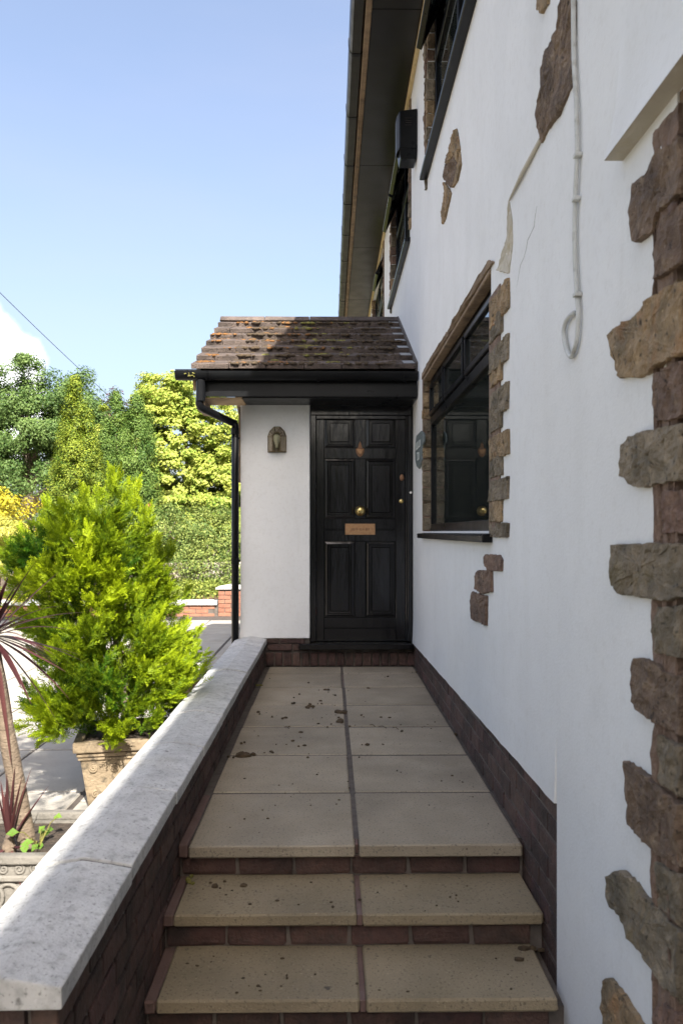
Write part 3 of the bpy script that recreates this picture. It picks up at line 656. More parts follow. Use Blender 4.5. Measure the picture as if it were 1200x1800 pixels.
MB().prism([(-1.11, 9.62, 2.735), (-1.11, 10.32, 2.412), (-1.11, 10.32, 2.44), (-1.11, 9.62, 2.763)], (1.80, 0, 0)).build('rear_tiling', V['tile'], proof)
for k in range(4):
    xa = -1.11 + .452 * k
    MB().prism([(xa, 8.45 + dy, z) for dy, z in ((-.14, 3.265), (-.06, 3.322), (.06, 3.322), (.14, 3.265), (.12, 3.252), (.05, 3.296), (-.05, 3.296), (-.12, 3.252))], (.446, 0, 0)).build('ridge_tile', V['tile'], proof, bevel=.004, jitter=.002)
for i in range(7):
    p = slope(i * G + .02, .64, .0755); MB().box(-.05, .040, 0, .2, 0, .004, mtx=T(p.x, p.y, p.z, 0, TH - .135)).build('lead_flashing', V['lead'], proof, bevel=.001)
e0, e1 = slope(-.01, .688), slope(2.03, .688)
MB().prism([slope(-.012, .684, .02), slope(2.03, .684, .02), slope(2.03, .684, .092), slope(-.012, .684, .092)], (.0155, 0, 0)).build('wall_flashing', V['tile_d'], proof, bevel=.003)
def blob(mb, c, r, flat, rr):
    bmx = bmesh.new(); bmesh.ops.create_icosphere(bmx, subdivisions=1, radius=1)
    off = rr.random() * 50; ax = (rr.uniform(.7, 1.5), rr.uniform(.6, 1.0)); rot = Matrix.Rotation(TH, 3, 'X') if flat else Matrix.Identity(3)
    k = [v.co.copy() for v in bmx.verts]
    vs = [Vector(c) + rot @ (Vector((q.x * ax[0], q.y * ax[1], q.z * (.42 if flat else .75))) * r * (1 + .5 * mnoise.noise(q * 2 + Vector((off, 0, 0))))) for q in k]
    mb.add(vs, [tuple(v.index for v in f.verts) for f in bmx.faces]); bmx.free()
rr = random.Random(5)
for m, cnt, fx, nm in ((V['moss_o'], 190, lambda: -1.08 + 1.1 * rr.random() ** 1.1, 'orange_moss'), (V['moss_y'], 120, lambda: rr.gauss(-.12, .22), 'yellow_moss'), (V['moss_d'], 900, lambda: rr.uniform(-.75, .62), 'dark_moss')):  # real moss, but the dark sort is thickened to deepen the roof's shaded side
    mb = MB()
    for _ in range(cnt // 5):
        x, i = fx(), rr.randrange(7); s0 = i * G + rr.uniform(-.005, .2) ** 1.0 if rr.random() < .55 else i * G + .01
        n = rr.randint(2, 9)
        for _ in range(n):
            xx = x + rr.gauss(0, .05); s = s0 + rr.gauss(0, .018)
            if not (-1.1 < xx < .66 and 0 < s < 2.0): continue
            fr = (s / G) % 1; p = slope(s, xx, .075 - .042 * fr)
            blob(mb, p, rr.uniform(.008, .032), True, rr)
    tag(mb.build(nm, m, proof, smooth=True), kind='stuff')
# eaves
B('porch_fascia', V['upvc'], house, -1.06, .692, 6.555, 6.575, 2.205, 2.345, bevel=.003)
B('porch_soffit', V['timber'], house, -1.058, -.70, 6.576, 6.928, 2.192, 2.204, bevel=.002)
B('porch_soffit', V['upvc'], house, -.699, .692, 6.576, 6.944, 2.196, 2.206, bevel=.002)
B('barge_board', V['timber'], house, -1.085, -1.061, 6.56, 8.45, 0, .12, bevel=.003).matrix_basis = Matrix.Translation((0, 6.60, 2.27)) @ Matrix.Rotation(TH, 4, 'X') @ Matrix.Translation((0, -6.60, 0))
B('rafter_foot', V['timber_w'], house, -1.055, -1.0, 6.58, 6.92, 2.10, 2.191, bevel=.004)
def gut_prof(r, x0, x1, name, m, par):
    ro, ri = r, r - .005; ks = [math.pi + math.pi * k / 12 for k in range(13)]
    pf = [(x0, 6.497 + ro * math.cos(t), 2.388 + ro * 1.15 * math.sin(t)) for t in ks] + [(x0, 6.497 + ri * math.cos(t), 2.388 + ri * 1.15 * math.sin(t)) for t in ks[::-1]]
    return MB().prism(pf, (x1 - x0, 0, 0)).build(name, m, par)
pg = gut_prof(.058, -1.205, .692, 'porch_gutter', V['upvc'], house)
for u in (364, 366.5, 559, 712):
    c = P(u, 660, y=6.45); gut_prof(.064, c.x - .012, c.x + .012, 'gutter_clip', V['upvc'], pg)
MB().prism([(-1.207, 6.497 + .058 * math.cos(t), 2.388 + .066 * math.sin(t)) for t in [math.pi + math.pi * k / 12 for k in range(13)]], (-.004, 0, 0)).build('gutter_end', V['upvc'], pg)
lg = MB()
for k in range(13): lg.box(-1.205 + k * .016, -1.203 + k * .016, 6.44, 6.555, 2.392, 2.396)
for k in range(7): lg.box(-1.206, -1.01, 6.44 + k * .019, 6.4425 + k * .019, 2.3965, 2.3995)
tag(lg.build('leaf_guard', V['upvc'], pg), kind='stuff')
mbs = MB(); rr = random.Random(9)
for k in range(9): blob(mbs, (-1.10 + rr.uniform(-.03, .05), 6.435 + rr.uniform(-.004, .004), 2.36 + rr.uniform(-.02, .02)), rr.uniform(.006, .014), False, rr)
tag(mbs.build('yellow_lichen', V['moss_y'], pg), kind='stuff')
dpipe = MB(); o = P(353, 690, y=6.50); e = P(413.5, 752, y=6.90)
k1 = P(351, 716, y=6.52); k2 = P(406, 742, y=6.88)
dpipe.tube([(o.x, 6.50, 2.33), (k1.x, 6.505, k1.z + .02), (k1.x + .006, 6.51, k1.z + .003), (k1.x + .022, 6.53, k1.z - .008), (k2.x - .012, k2.y - .01, k2.z + .006), (e.x - .003, e.y, k2.z - .008), (e.x, e.y, k2.z - .03), (e.x, e.y, GZ + .02)], .031, 14)
dpo = dpipe.build('downpipe', V['upvc'], house, smooth=True)
for z in (2.20, ):
    MB().tube([(o.x, 6.50, 2.325), (o.x, 6.50, 2.16)], .037, 14).build('pipe_socket', V['upvc'], dpo)
for v in (757, 985): c = P(413.5, v, y=6.90); MB().tube([(e.x, e.y, c.z - .03), (e.x, e.y, c.z + .02)], .0345, 14).build('pipe_socket', V['upvc'], dpo)
for v in (770, 985): c = P(413.5, v, y=6.90); MB().box(e.x - .01, -.751, e.y - .012, e.y + .012, c.z - .012, c.z + .006).build('pipe_clip', V['upvc'], dpo)
B('corner_batten', V['timber_w'], house, -.775, -.752, 7.0, 7.06, 1.55, 2.19, bevel=.003)
# ================================================================== LOW GARDEN WALL BESIDE THE PATH
gw = empty('garden_wall', (-.66, 4.2, GZ))
tag(gw, 'low brown brick wall with white weathered coping stones running beside the entrance path', 'wall')
B('mortar_core', V['mortar'], gw, -.765, -.5555, 1.675, 6.948, GZ - .02, .186, bevel=0)
joints = [1.62, 2.214, 2.845, 3.45, 4.055, 4.65, 5.275, 5.90, 6.42, 6.925]
for k, (a, b) in enumerate(zip(joints[:-1], joints[1:])):
    a += .007; b -= .007; n = 6; vs = []
    dz, dx = R.uniform(-.004, .004), R.uniform(-.003, .003)
    for i in range(n + 1):
        y = a + (b - a) * i / n
        w = .003 * mnoise.noise((y * 5, 3, 0))
        vs += [(x + dx + (w if abs(x + .66) > .1 else 0), y, z + dz) for x, z in ((-.79, .187), (-.79, .229), (-.725, .246), (-.66, .256), (-.595, .247), (-.528, .2345), (-.528, .190))]
    fs = [(7 * i + j, 7 * i + (j + 1) % 7, 7 * i + 7 + (j + 1) % 7, 7 * i + 7 + j) for i in range(n) for j in range(7)] + [tuple(range(7)), tuple(range(7 * n, 7 * n + 7))]
    MB().add(vs, fs).build('coping_stone', V['coping'], gw, bevel=.005, seg=2)
    if k: MB().prism([(-.786, a - .0135, .19), (-.786, a - .0135, .2265), (-.66, a - .0135, .2515), (-.532, a - .0135, .2305), (-.532, a - .0135, .19)], (0, .013, 0)).build('coping_joint', V['joint'], gw)
for c in range(7):
    z = .148 - .075 * c; y = 1.675 + .1075 - (.1125 if c % 2 else 0)
    while y < 6.95:
        a, b = max(y - .1075, 1.66), min(y + .1075, 6.93)
        if b - a > .03 and (z > -.03 or b < 3.15):
            inst('brick', PB[R.randrange(5)], gw, T(-.578, (a + b) / 2, z, math.pi / 2, 0, 0, ((b - a) / .215, 1, 1)))
        if b - a > .03 and z > -.35 and c < 6:
            if R.random() < 2: inst('brick', PB[R.randrange(5)], gw, T(-.7475, (a + b) / 2, z, math.pi / 2, 0, 0, ((b - a) / .215, 1, 1))) if (a > 3.0 and c < 2) else None
        y += .225
    inst('brick', PB[R.randrange(5)], gw, T(-.663, 1.690, z, 0, 0, 0, (.52 if c % 2 else .5, 1, 1)))

# ================================================================== FIXTURES ON THE HOUSE
lan = empty('wall_lantern', P(487, 797, y=6.93))
tag(lan, 'small arched half lantern with leaded glass on the white porch wall', 'lantern')
c = P(487, 795, y=6.93); w = .076
out = [(-w, 0), (-w, .135), (-.80 * w, .176), (-.34 * w, .212), (.34 * w, .212), (.80 * w, .176), (w, .135), (w, 0)]
inn = [(-.44 * w, .006), (-.44 * w, .13), (-.36 * w, .148), (-.15 * w, .160), (.15 * w, .160), (.36 * w, .148), (.44 * w, .13), (.44 * w, .006)]
po = [Vector((c.x + a, 6.922, c.z + b)) for a, b in out]; pi_ = [Vector((c.x + a, 6.86, c.z + b)) for a, b in inn]
MB().prism([(p.x, 6.9285, p.z) for p in po], (0, -.005, 0)).build('back_plate', V['lampm'], lan)
fr = MB()
for loop in (po, pi_):
    for a, b in zip(loop, loop[1:] + loop[:1]): fr.tube([a, b], .0032, 6)
for a, b in zip(po, pi_): fr.tube([a, b], .0028, 6)
fr.build('frame', V['lampm'], lan)
gl = bpy.data.materials.new('smoked_lamp_glass'); gl.use_nodes = True
_b = gl.node_tree.nodes['Principled BSDF']; _b.inputs['Base Color'].default_value = (.40, .35, .26, 1); _b.inputs['Roughness'].default_value = .12; _b.inputs['Alpha'].default_value = .5
for k in range(7): MB().add([po[k], po[k + 1], pi_[k + 1], pi_[k]], [(0, 1, 2, 3)]).build('pane', gl, lan)
MB().add(list(pi_), [tuple(range(8))]).build('pane', V['glass'], lan)
MB().lathe([(.012, .03), (.013, .055), (.020, .075), (.029, .098), (.031, .115), (.026, .135), (.012, .146)], (c.x, 6.893, c.z), (0, 0, 1), 16).build('bulb', V['bulb'], lan, smooth=True)
MB().lathe([(.014, .002), (.014, .032)], (c.x, 6.893, c.z), (0, 0, 1), 12).build('bulb_holder', V['lampm'], lan)

pl = empty('house_plaque', P(737, 792, x=.69))
tag(pl, 'oval slate house plaque with pale panels on the wall between door and window', 'plaque')
pq = [(739.4, 757), (742.8, 760.5), (744, 765.5), (744, 777), (741.3, 783), (741, 792), (740.3, 801), (741, 809), (735, 824), (731.7, 820), (729.4, 809), (729, 795.5), (729.7, 778), (731.4, 765.5), (736, 760.5)]
MB().prism([P(u, v, x=.684) for u, v in pq], (.014, 0, 0)).build('plate', V['slate'], pl, bevel=.003)
Zq = lambda x, y: P(720 + x / 18, 740 + y / 18, x=.683)
MB().prism([Zq(190, 700), Zq(330, 590), Zq(325, 800), Zq(195, 945)], (-.002, 0, 0)).build('picture_panel', V['slate_w'], pl)
MB().prism([Zq(218, 1000), Zq(290, 985), Zq(290, 1215), Zq(236, 1265)], (-.002, 0, 0)).build('number_panel', V['slate_w'], pl)
bars = MB()
for xa in (222, 262, 300):
    q = [Zq(xa, 690 - (xa - 190) * .6), Zq(xa + 12, 684 - (xa - 190) * .6), Zq(xa + 12, 880 - (xa - 190) * .9), Zq(xa, 886 - (xa - 190) * .9)]
    bars.prism([(p.x - .0022, p.y, p.z) for p in q], (-.002, 0, 0))
q = [Zq(246, 1040), Zq(266, 1035), Zq(266, 1185), Zq(250, 1205)]; bars.prism([(p.x - .0022, p.y, p.z) for p in q], (-.002, 0, 0))
tag(bars.build('relief_marks', V['slate'], pl), kind='stuff')

ab = empty('alarm_box', (.62, 6.7, 4.1))
tag(ab, 'black boxy sounder with slatted vents fixed to the wall under the eaves', 'alarm box')
za, zb = P(715, 190, y=6.60).z, P(715, 277, y=6.60).z
xl, xr = P(702, 200, y=6.60).x, .699
MB().prism([(xl, 6.60, zb + .075), (xr, 6.60, zb + .075), (xr, 6.60, za), (xl, 6.60, za - .02)], (0, .20, 0)).build('case', V['upvc'], ab, bevel=.006)
MB().prism([(xl - .004, 6.598, zb + .0745), (xr, 6.598, zb + .0745), (xr - .01, 6.62, zb), (xl + .01, 6.62, zb)], (0, .18, 0)).build('base', V['upvc'], ab, bevel=.004)
MB().add([(xl - .001, 6.605, zb + .08), (xl - .022, 6.65, zb + .05), (xl - .022, 6.65, za - .05), (xl - .001, 6.605, za - .025), (xl - .001, 6.78, zb + .08), (xl - .022, 6.75, zb + .05), (xl - .022, 6.75, za - .05), (xl - .001, 6.78, za - .025)],
         [(0, 1, 2, 3), (1, 5, 6, 2), (4, 7, 6, 5), (3, 2, 6, 7), (0, 4, 5, 1), (0, 3, 7, 4)]).build('side_cover', V['upvc_d'], ab, bevel=.004)
for k in range(4):
    z = za - .085 - k * .018; B('vent_slat', V['upvc_d'], ab, xl + .045, xl + .10, 6.594, 6.599, z, z + .006, bevel=.001)

cb = empty('wall_cable', P(1010, 630, x=.69))
tag(cb, 'pale grey cable clipped down the white wall, ending in a loop', 'cable')
cp = [(1006, -60), (1007, 0), (1008, 100), (1012, 180), (1013.5, 270), (1010, 350), (1009.5, 440), (1013, 515), (1016, 550), (1015, 575), (1013, 598), (1008, 617), (1003, 627), (997, 620), (992, 603), (990, 585), (993, 568), (1000, 556), (1009, 550)]
def smooth_pts(pts, n=5):
    o = []
    for i in range(len(pts) - 1):
        a, b, c_, d = pts[max(i - 1, 0)], pts[i], pts[i + 1], pts[min(i + 2, len(pts) - 1)]
        for k in range(n):
            t = k / n; o.append(tuple(.5 * (2 * b[j] + (c_[j] - a[j]) * t + (2 * a[j] - 5 * b[j] + 4 * c_[j] - d[j]) * t * t + (3 * b[j] - a[j] - 3 * c_[j] + d[j]) * t ** 3) for j in range(len(b))))
    return o + [tuple(pts[-1])]
cs3 = smooth_pts([tuple(P(u, v, x=.690)) for u, v in cp])
MB().tube(cs3, .0070, 10).build('cable', V['cable'], cb, smooth=True)
for u, v in ((1013.5, 273), (1013, 518), (1011, 350)):
    q = P(u, v, x=.688); B('clip', V['cable'], cb, .679, .6995, q.y - .012, q.y + .012, q.z - .006, q.z + .006, bevel=.002)

# ================================================================== PLANT HELPERS
def leaf_obj(name, pos, nrm, ln, wd, tint, m, parent, up=None, fold=.18, kind=None, along=None):
    """many small folded blades in one mesh: pos (n,3) centres, nrm face direction, along = blade direction"""
    n = len(pos); nrm = nrm / (np.linalg.norm(nrm, axis=1, keepdims=True) + 1e-9)
    if along is None: along = RNG.normal(size=(n, 3))
    t = along - nrm * np.sum(along * nrm, axis=1, keepdims=True); t /= np.linalg.norm(t, axis=1, keepdims=True) + 1e-9
    b = np.cross(nrm, t); ln = np.broadcast_to(ln, (n,))[:, None]; wd = np.broadcast_to(wd, (n,))[:, None]
    v = np.empty((n, 4, 3), np.float32)
    v[:, 0] = pos - t * ln * .5; v[:, 1] = pos + b * wd * .5 + nrm * wd * fold - t * ln * .05
    v[:, 2] = pos + t * ln * .5 - nrm * ln * .08; v[:, 3] = pos - b * wd * .5 + nrm * wd * fold - t * ln * .05
    idx = np.arange(n, dtype=np.int32)[:, None] * 4
    tri = np.concatenate([idx + 0, idx + 1, idx + 2, idx + 0, idx + 2, idx + 3], axis=1).reshape(-1)
    me = bpy.data.meshes.new(name)
    me.vertices.add(n * 4); me.vertices.foreach_set('co', v.reshape(-1))
    me.loops.add(n * 6); me.loops.foreach_set('vertex_index', tri)
    me.polygons.add(n * 2); me.polygons.foreach_set('loop_start', np.arange(0, n * 6, 3, dtype=np.int32)); me.polygons.foreach_set('loop_total', np.full(n * 2, 3, np.int32))
    me.update(); me.validate()
    at = me.attributes.new('tint', 'FLOAT', 'POINT'); at.data.foreach_set('value', np.repeat(np.clip(tint, 0, 1), 4).astype(np.float32))
    me.materials.append(m)
    return link(bpy.data.objects.new(name, me), parent)
def rdir(n):
    d = RNG.normal(size=(n, 3)); return d / np.linalg.norm(d, axis=1, keepdims=True)
def clumps(center, radii, n, lo=.55, bumps=5, amp=.22, seed=0, zmin=-1):
    """clump centres spread through an uneven crown"""
    out = []; c = np.array(center); rd = np.array(radii)
    while len(out) < n:
        d = rdir(1)[0]
        if d[2] < zmin: continue
        k = 1 + amp * mnoise.noise(Vector(d * 2.1) + Vector((seed, 0, 0))) * 2 + amp * .6 * mnoise.noise(Vector(d * 5) + Vector((0, seed, 0)))
        out.append((c + rd * d * k * RNG.uniform(lo, 1) ** .6, d))
    return out
def crown(name, cl, per, cr, ln, wd, m, parent, outw=.8, upw=.5, rnd=.8, tint=(.5, .22), flat=.8, ctint=.18):
    ps, ns, ts = [], [], []
    for c, d in cl:
        k = int(per * RNG.uniform(.6, 1.4)); q = rdir(k) * (RNG.random((k, 1)) ** .45) * cr * RNG.uniform(.7, 1.3)
        q[:, 2] *= flat
        ps.append(c + q); ns.append(q / cr * .9 + d * outw + np.array([0, 0, upw]) + rdir(k) * rnd)
        ts.append(np.clip(RNG.normal(tint[0] + RNG.normal(0, ctint), tint[1], k), 0, 1))
    ps, ns, ts = np.concatenate(ps), np.concatenate(ns), np.concatenate(ts); n = len(ps)
    return leaf_obj(name, ps, ns, ln * RNG.uniform(.6, 1.3, n), wd * RNG.uniform(.6, 1.3, n), ts, m, parent)
def trunk(parent, base, top, r, limbs, m=None, name='trunk'):
    mb = MB(); base, top = Vector(base), Vector(top)
    pts = [base.lerp(top, k / 6) + Vector((R.uniform(-1, 1), R.uniform(-1, 1), 0)) * r * .5 * (k > 0) for k in range(7)]
    mb.tube(pts, [r * (1.25 if k == 0 else 1 - .7 * k / 6) for k in range(7)], 9)
    for lp, k in limbs:
        a = pts[k]; lp = Vector(lp); mid = a.lerp(lp, .5) + Vector((0, 0, .12 * (lp - a).length)); mb.tube([a, a.lerp(mid, .5), mid, mid.lerp(lp, .6), lp], [r * .5, r * .42, r * .33, r * .2, r * .08], 7)
    return mb.build(name, m or V['bark'], parent, smooth=True)

LM = {
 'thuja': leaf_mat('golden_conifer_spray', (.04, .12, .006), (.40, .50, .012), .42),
 'oak': leaf_mat('oak_leaf', (.045, .10, .02), (.17, .25, .07), .35),
 'acer': leaf_mat('variegated_maple_leaf', (.12, .23, .02), (.48, .51, .11), .40),
 'yew_g': leaf_mat('golden_yew_needle', (.06, .12, .012), (.26, .31, .03), .28),
 'yew': leaf_mat('yew_needle', (.055, .12, .02), (.20, .29, .06), .3),
 'coton': leaf_mat('shrub_leaf', (.08, .14, .03), (.33, .38, .10), .35),
 'cover': leaf_mat('bed_plant_leaf', (.11, .17, .03), (.38, .42, .09), .35),
 'juni': leaf_mat('yellow_juniper_spray', (.22, .26, .04), (.62, .58, .14), .3),
 'gold': leaf_mat('golden_shrub_leaf', (.34, .29, .02), (.55, .48, .04), .3),
 'weed': leaf_mat('weed_leaf', (.06, .14, .02), (.20, .34, .05), .4),
 'cordy': leaf_mat('burgundy_leaf', (.028, .009, .012), (.10, .036, .034), .18, .4),
 'far': leaf_mat('far_leaf', (.03, .06, .015), (.09, .13, .035), .2),
 'rose': leaf_mat('pink_flower', (.5, .10, .12), (.65, .2, .22), .3),
}
# ================================================================== PLANTERS AND POTTED PLANTS
def taper_box(mb, cx, cy, z0, z1, w0, w1, d0, d1, rot=0):
    vs = []
    for z, w, d in ((z0, w0, d0), (z1, w1, d1)):
        for sx, sy in ((-1, -1), (1, -1), (1, 1), (-1, 1)):
            x, y = sx * w / 2, sy * d / 2; vs.append((cx + x * math.cos(rot) - y * math.sin(rot), cy + x * math.sin(rot) + y * math.cos(rot), z))
    return mb.add(vs, [(0, 3, 2, 1), (4, 5, 6, 7), (0, 1, 5, 4), (1, 2, 6, 5), (2, 3, 7, 6), (3, 0, 4, 7)])
def ring_wall(mb, cx, cy, z0, z1, w, d, t, rot=0):
    c, s = math.cos(rot), math.sin(rot); vs = []
    for z in (z0, z1):
        for q in (0, t):
            for sx, sy in ((-1, -1), (1, -1), (1, 1), (-1, 1)):
                x, y = sx * (w / 2 - q), sy * (d / 2 - q); vs.append((cx + x * c - y * s, cy + x * s + y * c, z))
    fs = []
    for k in range(4):
        n = (k + 1) % 4; fs += [(k, n, 8 + n, 8 + k), (4 + n, 4 + k, 12 + k, 12 + n), (8 + k, 8 + n, 12 + n, 12 + k), (n, k, 4 + k, 4 + n)]
    return mb.add(vs, fs)
def spiral(mb, c, ux, r, turns=2.2, th=.006, sgn=1, nrm=(0, -1, 0)):
    ux = Vector(ux); pts = []
    for k in range(26):
        t = k / 25; a = sgn * t * turns * 2 * math.pi + 1.2; q = r * (1 - .85 * t)
        pts.append(Vector(c) + ux * (q * math.cos(a)) + Vector((0, 0, q * math.sin(a))))
    mb.tube(pts, th, 6)

PCX, PCY, PR = -1.135, 4.66, .20
pot = empty('stone_pot', (PCX, PCY, GZ))
tag(pot, 'square weathered tan stone pot holding the lime-green conifer', 'plant pot')
taper_box(MB(), PCX, PCY, GZ + .01, -.035, .40, .49, .40, .49, PR).build('body', V['pot'], pot, bevel=.01, seg=2)
ring_wall(MB(), PCX, PCY, -.034, .022, .545, .545, .05, PR).build('rim', V['pot'], pot, bevel=.008, seg=2)
ring_wall(MB(), PCX, PCY, -.062, -.036, .512, .512, .02, PR).build('moulding', V['pot'], pot, bevel=.006)
ring_wall(MB(), PCX, PCY, -.080, -.066, .498, .498, .015, PR).build('moulding', V['pot'], pot, bevel=.004)
taper_box(MB(), PCX, PCY, -.034, -.004, .43, .43, .43, .43, PR).build('soil', V['soil'], pot)
ux = Vector((math.cos(PR), math.sin(PR), 0)); nv = Vector((math.sin(PR), -math.cos(PR), 0))
rel = MB(); cc = Vector((PCX, PCY, 0)) + nv * .232
for k in (-.17, -.06, .06, .17): spiral(rel, cc + ux * k + Vector((0, 0, -.125)), ux, .026, sgn=1 if k < 0 else -1)
for k in (-.16, -.08, 0, .08, .16): spiral(rel, cc - nv * .02 + ux * k + Vector((0, 0, -.27)), ux, .02, 1.4)
tag(rel.build('carved_relief', V['pot'], pot, smooth=True), kind='stuff')

# golden conifer: feathery upswept plumes
con = empty('golden_conifer', (PCX, PCY, 0))
tag(con, 'bushy lime-green conifer with feathery sprays growing in the square stone pot', 'conifer')
tab = [(-.02, .16, -1.20), (.13, .43, -1.235), (.29, .47, -1.235), (.45, .47, -1.225), (.61, .42, -1.28), (.77, .37, -1.31), (.93, .43, -1.33), (1.08, .41, -1.36), (1.20, .25, -1.33), (1.38, .10, -1.22), (1.52, .02, -1.17)]
def prof(z):
    for (z0, r0, x0), (z1, r1, x1) in zip(tab[:-1], tab[1:]):
        if z <= z1: t = max(0, (z - z0) / (z1 - z0)); return r0 + (r1 - r0) * t, x0 + (x1 - x0) * t
    return .02, -1.17
pos, nr, al, ti, ll = [], [], [], [], []
CY = 4.63
def frond(p, d, L, t0):
    side = Vector(RNG.normal(size=3)).cross(d).normalized(); nrm = d.cross(side)
    for k in range(9):
        s = k / 9; sg = 1 if k % 2 else -1
        bl = L * (.42 - .26 * s); dd = (d * .75 + side * sg * .62).normalized()
        pos.append(p + d * (L * s) + dd * bl * .5); al.append(dd); nr.append(nrm + Vector(RNG.normal(size=3)) * .25); ll.append(bl); ti.append(t0 + .30 * s + RNG.normal() * .08)
        if k in (2, 5, 7):
            pos.append(p + d * (L * (s + .08))); al.append(d); nr.append(nrm); ll.append(L * .45); ti.append(t0 + .25 * s)
plumes = []
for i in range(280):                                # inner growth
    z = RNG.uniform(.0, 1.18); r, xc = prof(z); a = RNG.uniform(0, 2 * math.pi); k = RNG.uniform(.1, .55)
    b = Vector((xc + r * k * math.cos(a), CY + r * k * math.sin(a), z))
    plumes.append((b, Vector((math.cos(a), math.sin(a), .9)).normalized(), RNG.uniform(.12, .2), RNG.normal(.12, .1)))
for i in range(74):                                 # outer tufts, each a fan of plumes
    z = RNG.uniform(.06, 1.12); r, xc = prof(z)
    if RNG.random() > .3 + r / .5: continue
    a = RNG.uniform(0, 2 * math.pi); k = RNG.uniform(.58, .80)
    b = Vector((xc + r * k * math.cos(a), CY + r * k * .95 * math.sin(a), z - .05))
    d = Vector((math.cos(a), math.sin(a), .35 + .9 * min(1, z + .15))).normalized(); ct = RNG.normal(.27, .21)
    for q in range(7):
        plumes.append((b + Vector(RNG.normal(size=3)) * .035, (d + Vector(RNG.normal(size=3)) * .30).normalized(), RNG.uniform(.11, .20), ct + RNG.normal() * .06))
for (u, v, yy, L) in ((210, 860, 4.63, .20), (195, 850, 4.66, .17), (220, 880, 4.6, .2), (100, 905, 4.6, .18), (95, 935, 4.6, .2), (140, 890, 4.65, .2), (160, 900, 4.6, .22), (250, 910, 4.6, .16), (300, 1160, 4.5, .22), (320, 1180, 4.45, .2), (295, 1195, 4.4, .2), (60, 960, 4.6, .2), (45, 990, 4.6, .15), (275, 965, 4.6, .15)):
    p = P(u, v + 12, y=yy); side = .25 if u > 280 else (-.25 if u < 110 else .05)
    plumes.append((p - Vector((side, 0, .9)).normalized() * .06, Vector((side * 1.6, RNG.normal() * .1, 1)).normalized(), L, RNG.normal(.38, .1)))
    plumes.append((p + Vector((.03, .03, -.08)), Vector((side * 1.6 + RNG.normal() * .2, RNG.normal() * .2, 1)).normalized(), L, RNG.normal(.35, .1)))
for b, d, L, ct in plumes:
    for _ in range(32):
        s = RNG.random() ** .8; sp = Vector(RNG.normal(size=3)) * .38
        dd = (d + sp * (1.15 - .6 * s)).normalized()
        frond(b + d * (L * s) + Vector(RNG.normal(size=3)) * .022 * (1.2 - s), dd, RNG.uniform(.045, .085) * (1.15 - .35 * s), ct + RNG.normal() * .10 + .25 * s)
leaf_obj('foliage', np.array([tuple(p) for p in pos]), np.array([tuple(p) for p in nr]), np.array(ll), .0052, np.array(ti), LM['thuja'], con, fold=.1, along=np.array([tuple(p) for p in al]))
limbs = [((prof(z)[1] + .6 * prof(z)[0] * math.cos(a), CY + .6 * prof(z)[0] * math.sin(a), z + .1), 1 + int(z * 3)) for z, a in ((.15, .3), (.2, 2), (.25, 4.1), (.4, 5.2), (.5, 1.1), (.6, 3.1), (.8, .2), (.9, 2.2), (1.0, 4.6))]
trunk(con, (PCX, PCY, -.01), (-1.24, 4.63, 1.0), .028, limbs, V['bark'])

# burgundy cabbage palms in the near planter
def straps(name, leaves, m, parent):
    vs, fs, ti = [], [], []
    for p, d, L, w, droop, t in leaves:
        d = Vector(d).normalized(); p = Vector(p); side = d.cross(Vector((0, 0, 1)))
        side = side.normalized() if side.length > .05 else Vector((1, 0, 0)); n = 9; k0 = len(vs); up = side.cross(d)
        for i in range(n + 1):
            s = i / n; q = p + d * (L * s) + Vector((0, 0, -droop * s * s * L)); ww = w * (min(1, .45 + 1.8 * s) if s < .3 else 1) * (1 - max(0, (s - .35) / .65) ** 1.4) * .5 + .0004
            vs += [q - side * ww + up * ww * .35, q, q + side * ww + up * ww * .35]; ti += [t + .1 * s] * 3
        for i in range(n):
            a = k0 + 3 * i; fs += [(a, a + 1, a + 4, a + 3), (a + 1, a + 2, a + 5, a + 4)]
    me = bpy.data.meshes.new(name); me.from_pydata([tuple(v) for v in vs], [], fs); me.materials.append(m)
    at = me.attributes.new('tint', 'FLOAT', 'POINT'); at.data.foreach_set('value', np.clip(np.array(ti), 0, 1).astype(np.float32))
    me.polygons.foreach_set('use_smooth', [True] * len(me.polygons))
    return link(bpy.data.objects.new(name, me), parent)
npl = empty('ornate_planter', (-1.09, 2.76, GZ))
tag(npl, 'grey stone planter with carved scroll band, half hidden by the coping at left', 'planter')
NX, NY, NW, ND, NT = -1.105, 2.765, .56, .43, .133
taper_box(MB(), NX, NY, GZ + .01, .047, NW - .09, NW - .05, ND - .09, ND - .05).build('body', V['pot_g'], npl, bevel=.008)
ring_wall(MB(), NX, NY, .106, NT, NW, ND, .035).build('rim', V['pot_g'], npl, bevel=.006, seg=2)
ring_wall(MB(), NX, NY, .048, .068, NW - .015, ND - .015, .03).build('moulding', V['pot_g'], npl, bevel=.005)
ring_wall(MB(), NX, NY, .0685, .1055, NW - .035, ND - .035, .03).build('scroll_band', V['pot_g'], npl)
taper_box(MB(), NX, NY, .0475, .100, NW - .10, NW - .10, ND - .10, ND - .10).build('soil', V['soil'], npl)
rel = MB(); yf = NY - ND / 2
for k in range(11): spiral(rel, (NX - .24 + .048 * k, yf + .016, .087), (1, 0, 0), .017, 1.6, .0045, 1 if k % 2 else -1)
for k in range(9):
    pts = [(NX - .215 + .054 * k + .036 * math.cos(t), yf + .022, -.002 + .04 * math.sin(t)) for t in [q * math.pi / 9 for q in range(19)]]; rel.tube(pts, .007, 6, cap=False)
    pts = [(NX - .215 + .054 * k + .036 * math.cos(t), yf + .030, -.10 + .04 * math.sin(t)) for t in [q * math.pi / 9 for q in range(19)]]; rel.tube(pts, .007, 6, cap=False)
